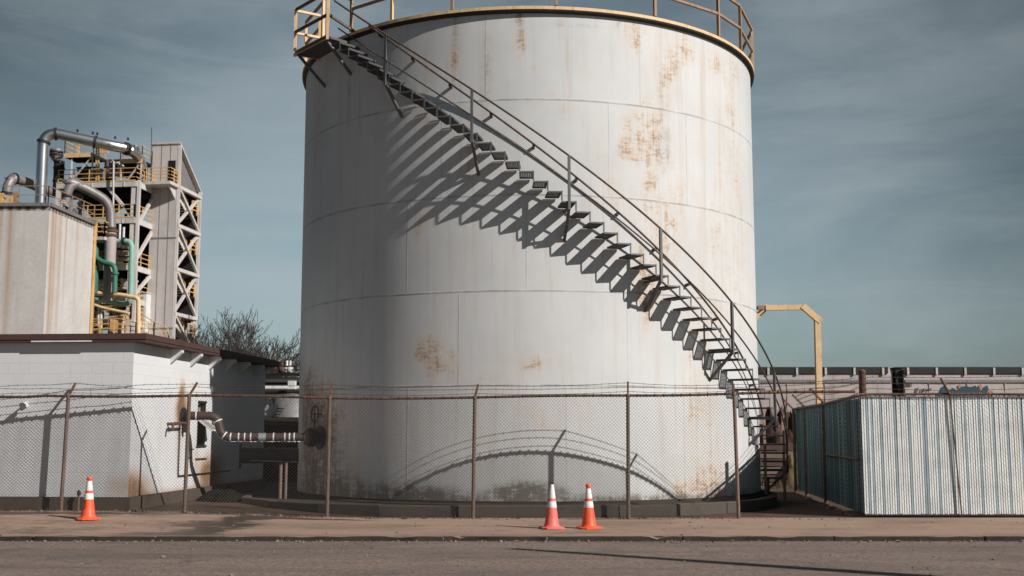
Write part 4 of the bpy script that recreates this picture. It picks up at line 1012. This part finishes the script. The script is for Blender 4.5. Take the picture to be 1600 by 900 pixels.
for i in range(14):
    q = pl(rc.uniform(142, 204), rc.uniform(420, 500), rc.uniform(.2, 1.2)); s_ = rc.uniform(.14, .34); m = MB()
    m.lathe([(s_*.4,-s_),(s_,-s_*.6),(s_,s_*.5),(s_*.4,s_),(s_*.2,s_*1.5)], q, 9); m.bar(q+Vector((-s_*1.5,0,0)), q+Vector((s_*1.5,0,0)), s_*.5); m.build('valve', MT[rc.choice(('white','planty','black','steel','rust'))], pc)
for i in range(10):
    q = pl(rc.uniform(160, 203), rc.uniform(352, 400), rc.uniform(.4, 1.6)); h_ = rc.uniform(.5, 1.3); m = MB(); m.tube([q, q+up*h_], rc.uniform(.06,.13), 7); m.build('pipe', MT[rc.choice(('white','steel','black','white'))], pc)
yp = thing('yellow_platform', 'small bright yellow railed platform beside the top right corner of the block tower', 'platform', pl(148, 370, -2), -PA)
a = PI_ @ pl(138, 368, -2); b = PI_ @ pl(163, 374, -2)
m = MB(); m.box(a.x, b.x, -2, -.6, a.z-.35, a.z-.1, 0, PM); m.build('deck', MT['beam'], yp)
m = MB(); railing(m, [L(a.x, -2, a.z-.1), L(b.x, -2, a.z-.1), L(b.x, -.6, a.z-.1)], 1.15, 3, .08, .8); m.build('railing', MT['planty'], yp)

# ------------------------------------------------------------------ tall blank block tower
bt = thing('block_tower', 'tall blank pale concrete block tower streaked with rust at the left edge', 'building', (-30.6, 75, 0))
Hb = at(65, 322, 75).z; c = Vector((-30.6, 75, 0)); d1 = Vector((-12, .3, 0)); d2 = Vector((.40, 7.0, 0))
M_ = Mat('rust-streaked precast concrete', .85, 0, .2); o = M_.obj(); xx, yy, zz_ = M_.xyz(o)
n1 = M_.noise(o, .5, 5, .6); n2 = M_.noise(o, 4, 4, .6); st = M_.noise(M_.scale(o, (1,1,.04)), 1.1, 4, .6); st2 = M_.noise(M_.scale(o, (1,1,.03)), 3.5, 4, .6)
cc = M_.val((.56,.525,.50), n1*.4+n2*.2+.68); cc = M_.mix((st.ss(.5,.72)*.35).clamp(), cc, (.36,.27,.18)); cc = M_.mix((st2.ss(.62,.76)*.3).clamp(), cc, (.30,.15,.06))
r = M_.attr('rust'); cc = M_.mix((r*(st2*.8+n2*.3+.2)).clamp(), cc, (.34,.16,.06)); M_.color(cc); M_.bump(n2, .3, .03); MT['precast'] = M_.m
def btf(dv, streaks):
    def fn(s, t):
        q = c+dv*s; rr = 0
        for f, wd, dep, k in streaks: rr = max(rr, k*math.exp(-((s-f)/wd)**2)*sstep(1-dep, 1, t)**.5)
        return (q.x, q.y, Hb*t), (s, t), {'rust': rr}
    return fn
surface('wall', 60, 20, btf(d1, [(.22,.012,.75,.8),(.27,.006,.25,.9),(.4,.02,.4,.5)]), MT['precast'], bt, ['rust'])
surface('wall', 60, 20, btf(d2, [(.08,.03,.95,.9),(.14,.02,.9,.7),(.25,.03,.8,.7),(.37,.015,.5,.7),(.62,.03,.4,.3)]), MT['precast'], bt, ['rust'])
m = MB(); e = Vector((0,0,Hb)); m.prism([c+e, c+d1+e, c+d1+d2+e, c+d2+e], (0,0,-.3)); m.build('roof', MT['foundation'], bt)
m = MB(); m.bar(c+e+up*.1, c+d1+e+up*.1, .3, .22); m.bar(c+e+up*.1, c+d2+e+up*.1, .3, .22); m.build('parapet', MT['greyduct'], bt)
m = MB(); railing(m, [c+d1+e+up*.2, c+e+up*.2+Vector((-.2,.2,0)), c+d2+e+up*.2], 1.2, 2, .045, 1.9); m.build('railing', MT['rustyyellow'], bt)
m = MB(); q = c+d2; m.bar(q+Vector((.1,.1,0)), q+Vector((.1,.1,Hb)), .14); m.build('edge_trim', MT['planty'], bt)
for i, (x, y0, y1, mt) in enumerate(((2,302,322,'planty'),(19,306,322,'planty'),(24,300,322,'rustyyellow'),(84,322,332,'black'),(100,322,338,'black'),(116,326,346,'steel'),(124,318,352,'black'),(91,316,332,'beam'))):
    Y = 76 if x < 65 else 75+7*(x-65)/72; A = at(x, y1, Y+.6)
    t = thing('roof_fitting', ['yellow roof post at the far left edge of the block tower','yellow bracket post left of the grey duct foot','rusty yellow bracket post right of the grey duct foot','small black valve on the block tower edge left of the grey duct','black valve body at the foot of the arching grey duct','grey actuator standing near the right corner of the block tower','tall black fitting at the right corner of the block tower','pale tilted strut on the block tower edge'][i], 'roof fitting', A)
    B = at(x+(1.5 if i != 7 else 8), y0-(0 if i != 7 else 4), Y+.6); m = MB(); m.bar(A-up*.1, B, .22 if i != 7 else .15); m.build('stem', MT[mt], t)
    m = MB(); m.bar(A.lerp(B, .35)-Vector((.3,0,0)), A.lerp(B, .35)+Vector((.3,0,0)), .16); m.bar(A.lerp(B,.8)-Vector((.22,0,.0)), A.lerp(B,.8)+Vector((.22,0,0)), .2); m.build('arm', MT[mt], t)

# ------------------------------------------------------------------ bare trees
def bare_tree(px, Y, H, seed, label, lean=0., spread=1.):
    rt = random.Random(seed); base = at(px, 600, Y); base.z = 0
    t = thing('bare_tree', label, 'tree', base, 0, 'leafless trees behind the shed')
    tr_ = MB(); cr = MB()
    def grow(p, d, l, r, depth):
        pts = [p]; n = 4; dd = d.copy()
        for i in range(n):
            dd = (dd+Vector((rt.gauss(0,.13), rt.gauss(0,.13), rt.gauss(.03,.08)))).normalized(); pts.append(pts[-1]+dd*l/n)
        r1 = max(r*.66, .0145); rr = [r+(r1-r)*i/n for i in range(n+1)]
        (tr_ if depth < 2 else cr).tube(pts, rr, 7 if depth < 2 else (4 if depth < 4 else 3), cap=False)
        if depth >= 7 or (depth == 6 and rt.random() < .45): return
        k = rt.choice((3,3,4)) if depth < 3 else rt.choice((2,3,3))
        for i in range(k):
            f = rt.uniform(.45, 1) if i else 1.; q = pts[-1] if not i else pts[int(f*n)]
            ax = Vector((rt.gauss(0,1), rt.gauss(0,1), rt.gauss(0,.4))).normalized(); ang = rt.uniform(.3,.75)*spread*(.6 if not i else 1)
            nd = (Matrix.Rotation(ang, 3, dd.cross(ax).normalized()) @ dd).normalized(); nd.z += .16; nd.normalize()
            grow(q, nd, l*rt.uniform(.66,.88), r1*(.92 if not i else .72), depth+1)
    grow(base, Vector((lean, 0, 1)).normalized(), H*.24, H*.02, 0)
    tr_.build('trunk', MT['bark'], t); cr.build('crown', MT['twig'], t)
for a in ((318,72,11.2,1,'tall leafless tree right beside the pale stair tower',-.05),(352,74,10.2,2,'leafless tree in the middle of the row behind the shed',0),(378,66,9.0,6,'leafless tree with fine twigs left of the spreading one',.05),(412,60,9.0,4,'spreading leafless tree nearest the white tank',.12),(300,80,9.5,5,'leafless tree half hidden behind the pale stair tower',.0),(336,69,9.2,15,'leafless tree between the one at the tower and the one mid-row',.02),(395,64,8.0,17,'slim leafless tree just left of the spreading one by the tank',-.04),(432,66,5.5,9,'small low leafless tree close to the tank edge',.1)):
    bare_tree(*a[:5], lean=a[5])

# ------------------------------------------------------------------ between shed and tank: pipe rack and small steel tank
pr = thing('pipe_rack', 'distant pipe rack of pale and black pipes with a walkway between shed and tank', 'pipe rack', at(440, 660, 46), 0)
for px in (408, 430, 455, 480):
    m = MB(); q = at(px, 620, 46); m.bar((q.x, 46, 0), (q.x, 46, at(px, 590, 46).z), .16); m.build('post', MT['black'], pr)
for y, r, mt in ((586,.06,'beam'),(594,.12,'white'),(599,.10,'black'),(603,.07,'beam'),(606,.1,'white'),(612,.12,'black'),(616,.05,'white')):
    m = MB(); z = at(440, y, 45.6).z; m.tube([(-13, 45.6, z), (-8.6, 45.6, z), (-5.5, 45.7, z)], r, 8); m.build('pipe', MT[mt], pr)
m = MB(); z = at(440, 584, 45.8).z; m.box(-13, -6, 45.2, 46.4, z-.08, z, 0); m.build('walkway', MT['dark'], pr)
m = MB(); railing(m, [(-13, 45.3, z), (-6, 45.3, z)], at(440, 572, 45.3).z-z, 2, .04, 1.0); m.build('railing', MT['black'], pr)
for px, w_, mt in ((441,.35,'rust'),(448,.22,'white'),(453,.3,'beam'),(445,.16,'black')):
    m = MB(); q = at(px, 583, 45.4); m.lathe([(.06,0),(w_*.5,.05),(w_*.5,.22),(.05,.3),(.05,.5)], (q.x, 45.4, z), 10); m.build('valve', MT[mt], pr)
m = MB(); q = at(457, 600, 45); m.box(q.x-.14, q.x+.12, 44.8, 45.2, q.z-.2, q.z+.12); m.build('joint_box', MT['white'], pr)
stk = thing('steel_tank', 'small grey upright steel tank just left of the big white tank', 'tank', at(456, 680, 40), 0)
q = at(457, 640, 40); m = MB(); m.lathe([(.62,.0),(.62, at(450,617,40).z),(.0, at(450,615,40).z)], (q.x, 40, 0), 24); m.build('shell', MT['steel'], stk)
m = MB()
for zz_ in (.9, 1.9): m.lathe([(.63,zz_),(.645,zz_+.02),(.645,zz_+.05),(.63,zz_+.07)], (q.x, 40, 0), 24)
m.build('hoop', MT['black'], stk)
ss = thing('service_stair', 'small dark stair with a pale slanted stringer between shed and steel tank', 'stairs', at(424, 680, 38), 0)
m = MB(); m.bar(at(412, 661, 38), at(433, 632, 38), .1, .14); m.build('stringer', MT['white'], ss)
m = MB()
for i in range(7): a = at(414+i*3, 664-i*4.3, 38); m.box(a.x-.1, a.x+.12, 38, 38.7, a.z-.02, a.z+.02)
m.build('step', MT['black'], ss)
lw = thing('brick_dwarf_wall', 'low dark wall with a tan band in the gap between shed and tank', 'wall', at(440, 690, 34), 0)
za, zb2 = at(440, 664, 34).z, at(440, 652, 34).z
m = MB(); m.box(-8.5, -4.2, 34, 34.3, -.05, za); m.build('base', MT['dark'], lw)
m = MB(); m.box(-8.5, -4.2, 33.97, 34.32, za, zb2); m.build('coping', MT['foundation'], lw)
m = MB(); m.tube([at(413, 655, 33.8), at(466, 657, 33.8)], .05, 8); m.build('pipe', MT['yellow'], lw)

# ------------------------------------------------------------------ right side: loading arm, hopper cars, embankment
AY = 38
arm = thing('loading_arm', 'rusty orange-yellow steel arm post bending over towards the white tank', 'loading arm', (at(1280, 650, AY).x, AY, 0))
pp = [at(1281, 690, AY), at(1277, 499, AY), at(1255, 480, AY), at(1196, 481, AY)]; pp[0].z = 0
m = MB(); m.bar(pp[0], pp[1]+up*.1, .19, .19); m.build('post', MT['yellow'], arm)
m = MB(); m.bar(pp[1]+Vector((.1,-.03,-.08)), pp[2]+Vector((-.04,-.03,.05)), .16, .2); m.build('elbow', MT['yellow'], arm)
m = MB(); m.bar(pp[2]+Vector((.05,0,0)), pp[3], .17, .17); m.build('boom', MT['yellow'], arm)
m = MB(); m.bar(at(1199, 477, AY), at(1176, 499, AY), .08, .12); m.bar(at(1196, 484, AY+.1), at(1178, 501, AY+.1), .06, .1); m.bar(at(1190,478,AY), at(1178,484,AY), .07); m.build('drop_arm', MT['yellow'], arm)
m = MB(); m.bar(at(1186, 477, AY), at(1192, 488, AY), .06); m.box(at(1187,480,AY).x-.08, at(1187,480,AY).x+.12, AY-.15, AY, at(1187,484,AY).z, at(1187,478,AY).z); m.build('swivel', MT['rustyyellow'], arm)
def emb(s, t):
    y = 46+30*t; x = -20+120*s; z = .75*sstep(47, 52, y)*1.0; return (x, y, z+.05*mnoise.noise((x*.8, y*.8, 2))-.03), (x, y), {}
tag(surface('embankment', 240, 30, emb, MT['dirt']), kind='structure')
TYY = 57
def hopper_car(x0, label, first=True):
    t = thing('hopper_car', label, 'rail car', (x0+9, TYY, .9), 0, 'rail hopper cars standing beyond the fence')
    zt_ = at(1400, 577, TYY).z; z0, zm = 2.0, 2.9; LN = 17.75
    # curved-side body
    m = MB(); prof = [(-1.25, 1.9), (-1.45, 2.6), (-1.5, 3.4), (-1.45, zt_-.35), (-1.3, zt_-.02), (1.3, zt_-.02), (1.45, 3.4), (1.25, 1.9)]
    xs = [(x0+.42, 0), (x0+LN-.2, 0)]
    m.add([(xs[0][0], TYY+y, z) for y, z in prof]+[(xs[1][0], TYY+y, z) for y, z in prof], [(i, (i+1) % 8, (i+1) % 8+8, i+8) for i in range(8)]+[tuple(reversed(range(8))), tuple(range(8,16))])
    # sloped ends tucked under the roof
    m.build('body', MT['pinkcar'], t)
    m = MB(); m.box(x0+.42, x0+LN-.35, TYY-1.52, TYY-1.40, zt_-.28, zt_-.02); m.box(x0+.1, x0+LN-.3, TYY-1.35, TYY+1.35, zt_-.02, zt_+.04); m.build('roof_walkway', MT['black'], t)
    m = MB(); m.box(x0+.45, x0+LN-.22, TYY-1.53, TYY-1.47, zt_-.72, zt_-.58); m.build('side_stripe', MT['greyduct'], t)
    m = MB()
    for i in range(13): x = x0+.6+i*(LN-1.2)/12; m.box(x-.05, x+.05, TYY-1.56, TYY-1.5, zt_-.34, zt_-.0)
    m.build('roof_bracket', MT['beam'], t)
    for i in range(9): x = x0+1.6+i*1.82; m = MB(); m.box(x-.02, x+.02, TYY-1.515, TYY-1.49, 2.6, zt_-.75); m.build('side_rib', MT['palepipe'], t)
    for s in (-1, 1):       # end frames: slope sheet, ladder
        xe = x0+.42 if s < 0 else x0+LN-.2
        ex = .34 if s < 0 else .12
        m = MB(); m.prism([(xe, TYY-1.3, zt_-.1), (xe+s*ex, TYY-1.3, zt_-.1), (xe+s*ex, TYY-1.3, zt_-.7), (xe, TYY-1.3, 2.9)], (0,2.6,0)); m.build('end_slope', MT['black'], t)
        m = MB(); m.box(xe+s*.02, xe+s*.2, TYY-1.4, TYY+1.4, 1.35, 2.62)
        for q in (.03, .17): m.box(xe+s*q-.02, xe+s*q+.02, TYY-1.42, TYY-1.36, 1.5, 3.0)
        m.bar((xe+s*.03, TYY-1.38, 3.0), (xe+s*.18, TYY-1.38, 2.5), .05)
        m.build('end_frame', MT['rust'], t)
        m = MB(); xc = xe-s*.5; m.prism([(xe, TYY-1.535, 2.75), (xe-s*.9, TYY-1.535, 1.85), (xe, TYY-1.535, 1.85)], (0,.05,0)); m.build('shadow_gusset', MT['black'], t)
        bg = MB(); xb = xe-s*.9; bg.box(xb-1.2, xb+1.2, TYY-1.05, TYY+1.05, 1.05, 1.35); bg = bg.build('bogie', MT['black'], t)
        for dx in (-.85, .85):
            for yy in (-.75, .75): m = MB(); m.lathe([(.42,-.07),(.42,.07)], (xb+dx, TYY+yy, 1.17), 16, M=Matrix.Rotation(PI/2, 4, 'X')); m.build('wheel', MT['rust'], bg)
    for i in range(3):
        xc = x0+4.2+i*4.7; m = MB(); m.hexa([(xc-.5, TYY-.6, 1.2), (xc+.5, TYY-.6, 1.2), (xc+.5, TYY+.6, 1.2), (xc-.5, TYY+.6, 1.2), (xc-2.1, TYY-1.25, 1.95), (xc+2.1, TYY-1.25, 1.95), (xc+2.1, TYY+1.25, 1.95), (xc-2.1, TYY+1.25, 1.95)]); m.build('hopper', MT['pinkcar'], t)
    return t
xg = at(1384, 600, TYY).x
hopper_car(xg-17.75-.0, 'faded pinkish rail hopper car ending left of the gap, behind the orange-yellow post')
hc = hopper_car(xg+.0, 'faded pinkish rail hopper car with blue graffiti right of the gap')
m = MB()      # blue wildstyle shapes low on the car side
pts = [(1466,616),(1472,604),(1477,602),(1483,609),(1489,606),(1496,610),(1502,604),(1510,603),(1517,605),(1524,602),(1529,608),(1534,611),(1538,604),(1543,602),(1545,609),(1541,616),(1538,624),(1470,624)]
P = [at(x, y, TYY-1.53) for x, y in pts]; m.add(P, [tuple(range(len(P)))])
m.build('graffiti', MT['tarblue'], hc)
m = MB()
for x, y, r in ((1499,604,2.6),(1532,604,2.8),(1548,615,4),(1478,600,1.6)):
    m.add([at(x+r*math.cos(a*PI/4), y+r*math.sin(a*PI/4)*1.3, TYY-1.525) for a in range(8)], [tuple(range(8))])
m.build('graffiti', MT['sprayred'], hc)
m = MB()      # illegible stencil marks and scrawl
for j, y in enumerate((599, 602.5)):
    for i in range(6): a = at(1416+i*1.6, y, TYY-1.53); m.box(a.x-.018, a.x+.014, TYY-1.532, TYY-1.528, a.z-.05, a.z+.05)
def scrawl(pts): 
    for a, b in zip(pts, pts[1:]): m.bar(at(*a, TYY-1.53), at(*b, TYY-1.53), .035, .01)
scrawl([(1430,614),(1431,607),(1436,606),(1434,610),(1432,614)]); scrawl([(1438,614),(1439,608),(1441,607)]); scrawl([(1441,614),(1443,607),(1446,607),(1446,611),(1442,611)]); scrawl([(1448,613),(1450,607),(1453,610),(1455,606),(1457,607)]); scrawl([(1414,608),(1414,614)])
m.build('stencil_marks', MT['black'], hc)
tag(heap('spoil_heap', (9.6, 41, 0), 1.6, 2.5, 2.0, 5, MT['roofedge']), 'reddish brown heap of spoil beyond the foot of the tank stair', 'heap')
wl = thing('sleeper_stack', 'stack of weathered timbers lying on the ground behind the foot of the tank stair', 'timber stack', (7.3, 36, 0))
for i in range(5):
    for j in range(2):
        m = MB(); m.bar((6.3+.1*j, 35.5+.35*j, .13+.24*i), (9.6+.1*i, 35.7+.35*j, .13+.24*i), .26, .2); m.build('timber', MT['wood' if (i+j) % 2 else 'roofedge'], wl)
tag(heap('brush_heap', (8.0, 33.5, 0), .5, .7, .8, 8, MT['leaf']), 'small heap of dry brush at the end of the shaded slatted fence', 'heap')

# utility pole standing beside the road to the right, its shadow falls across the asphalt
KX, MZ = -1.5, 1.16
ub = Vector((0,16.3,-.075))-Vector((KX,1,-MZ))*(8.6/MZ); 
up_ = thing('utility_pole', 'weathered wooden utility pole by the road, out of frame on the right', 'utility pole', (ub.x, ub.y, -.08))
m = MB(); m.tube([(ub.x, ub.y, -.1), (ub.x, ub.y, 8.5)], [.27, .10], 12); m.build('shaft', MT['wood'], up_)

# ------------------------------------------------------------------ light, sky, camera
sun = bpy.data.lights.new('sun', 'SUN'); sun.energy = 4.9; sun.angle = math.radians(.53); sun.color = (1, .96, .915)
so = bpy.data.objects.new('sun', sun); COL.objects.link(so); sdir = Vector((KX, 1, -MZ)).normalized()
so.rotation_euler = sdir.to_track_quat('-Z', 'Y').to_euler(); so.location = (20, -20, 30)
w = bpy.data.worlds.new('World'); scene.world = w; w.use_nodes = True; nt = w.node_tree
bg = nt.nodes['Background']; sky = nt.nodes.new('ShaderNodeTexSky'); sky.sky_type = 'NISHITA'; sky.sun_disc = False
sky.sun_elevation = math.asin(-sdir.z); sky.sun_rotation = math.atan2(-sdir.x, -sdir.y); sky.air_density = 1.0; sky.dust_density = 1.2; sky.ozone_density = 1.0
class W(Mat):
    def __init__(s): s.nt = nt; s.tc = nt.nodes.new('ShaderNodeTexCoord')
WM = W(); g = WM.tc.outputs['Generated']; gx, gy, gz_ = WM.xyz(g)
hs = nt.nodes.new('ShaderNodeHueSaturation'); hs.inputs['Saturation'].default_value = .44; hs.inputs['Value'].default_value = 1.0
nt.links.new(sky.outputs[0], hs.inputs['Color'])
tint = nt.nodes.new('ShaderNodeMix'); tint.data_type = 'RGBA'; tint.blend_type = 'MULTIPLY'; tint.inputs[0].default_value = 1; tint.inputs[7].default_value = (.81, 1.0, 1.02, 1)
nt.links.new(hs.outputs[0], tint.inputs[6])
c1_ = WM.noise(WM.scale(g, (1.1, 1.1, 3.6)), 1.9, 6, .56, .4); c2_ = WM.noise(WM.scale(g, (2, 2, 11)), 2.6, 5, .6, .8)
cl = (c1_.ss(.38,.64)*.75+c2_.ss(.42,.7)*.3).clamp()
fal = (gz_.ss(.60,.05)*.45+.42)*(gx.abs().ss(.50,.14)*.5+.5)*(c1_*.5+.72)
col = WM.mix((cl*.52*(gx.abs().ss(.55,.15)*.6+.4)).clamp(), WM.val(tint.outputs[2], fal), (3.9, 4.35, 4.6))
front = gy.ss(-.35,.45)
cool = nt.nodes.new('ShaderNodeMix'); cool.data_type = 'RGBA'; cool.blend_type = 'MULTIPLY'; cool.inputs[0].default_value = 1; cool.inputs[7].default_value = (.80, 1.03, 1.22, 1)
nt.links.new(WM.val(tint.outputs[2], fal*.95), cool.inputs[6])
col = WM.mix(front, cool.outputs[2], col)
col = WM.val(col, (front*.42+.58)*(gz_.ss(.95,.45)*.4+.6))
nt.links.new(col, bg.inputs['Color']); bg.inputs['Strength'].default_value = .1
cam = bpy.data.cameras.new('camera'); co = bpy.data.objects.new('camera', cam); COL.objects.link(co)
co.location = EYE; co.rotation_euler = (PI/2+PITCH, 0, 0); cam.sensor_width = 36; cam.lens = FPX/1600*36; cam.clip_end = 5000; cam.clip_start = .1
cam.dof.use_dof = True; cam.dof.focus_distance = 22; cam.dof.aperture_fstop = 2.2
scene.camera = co
scene.view_settings.view_transform = 'Standard'; scene.view_settings.look = 'None'; scene.view_settings.exposure = 0
scene.cycles.max_bounces = 6
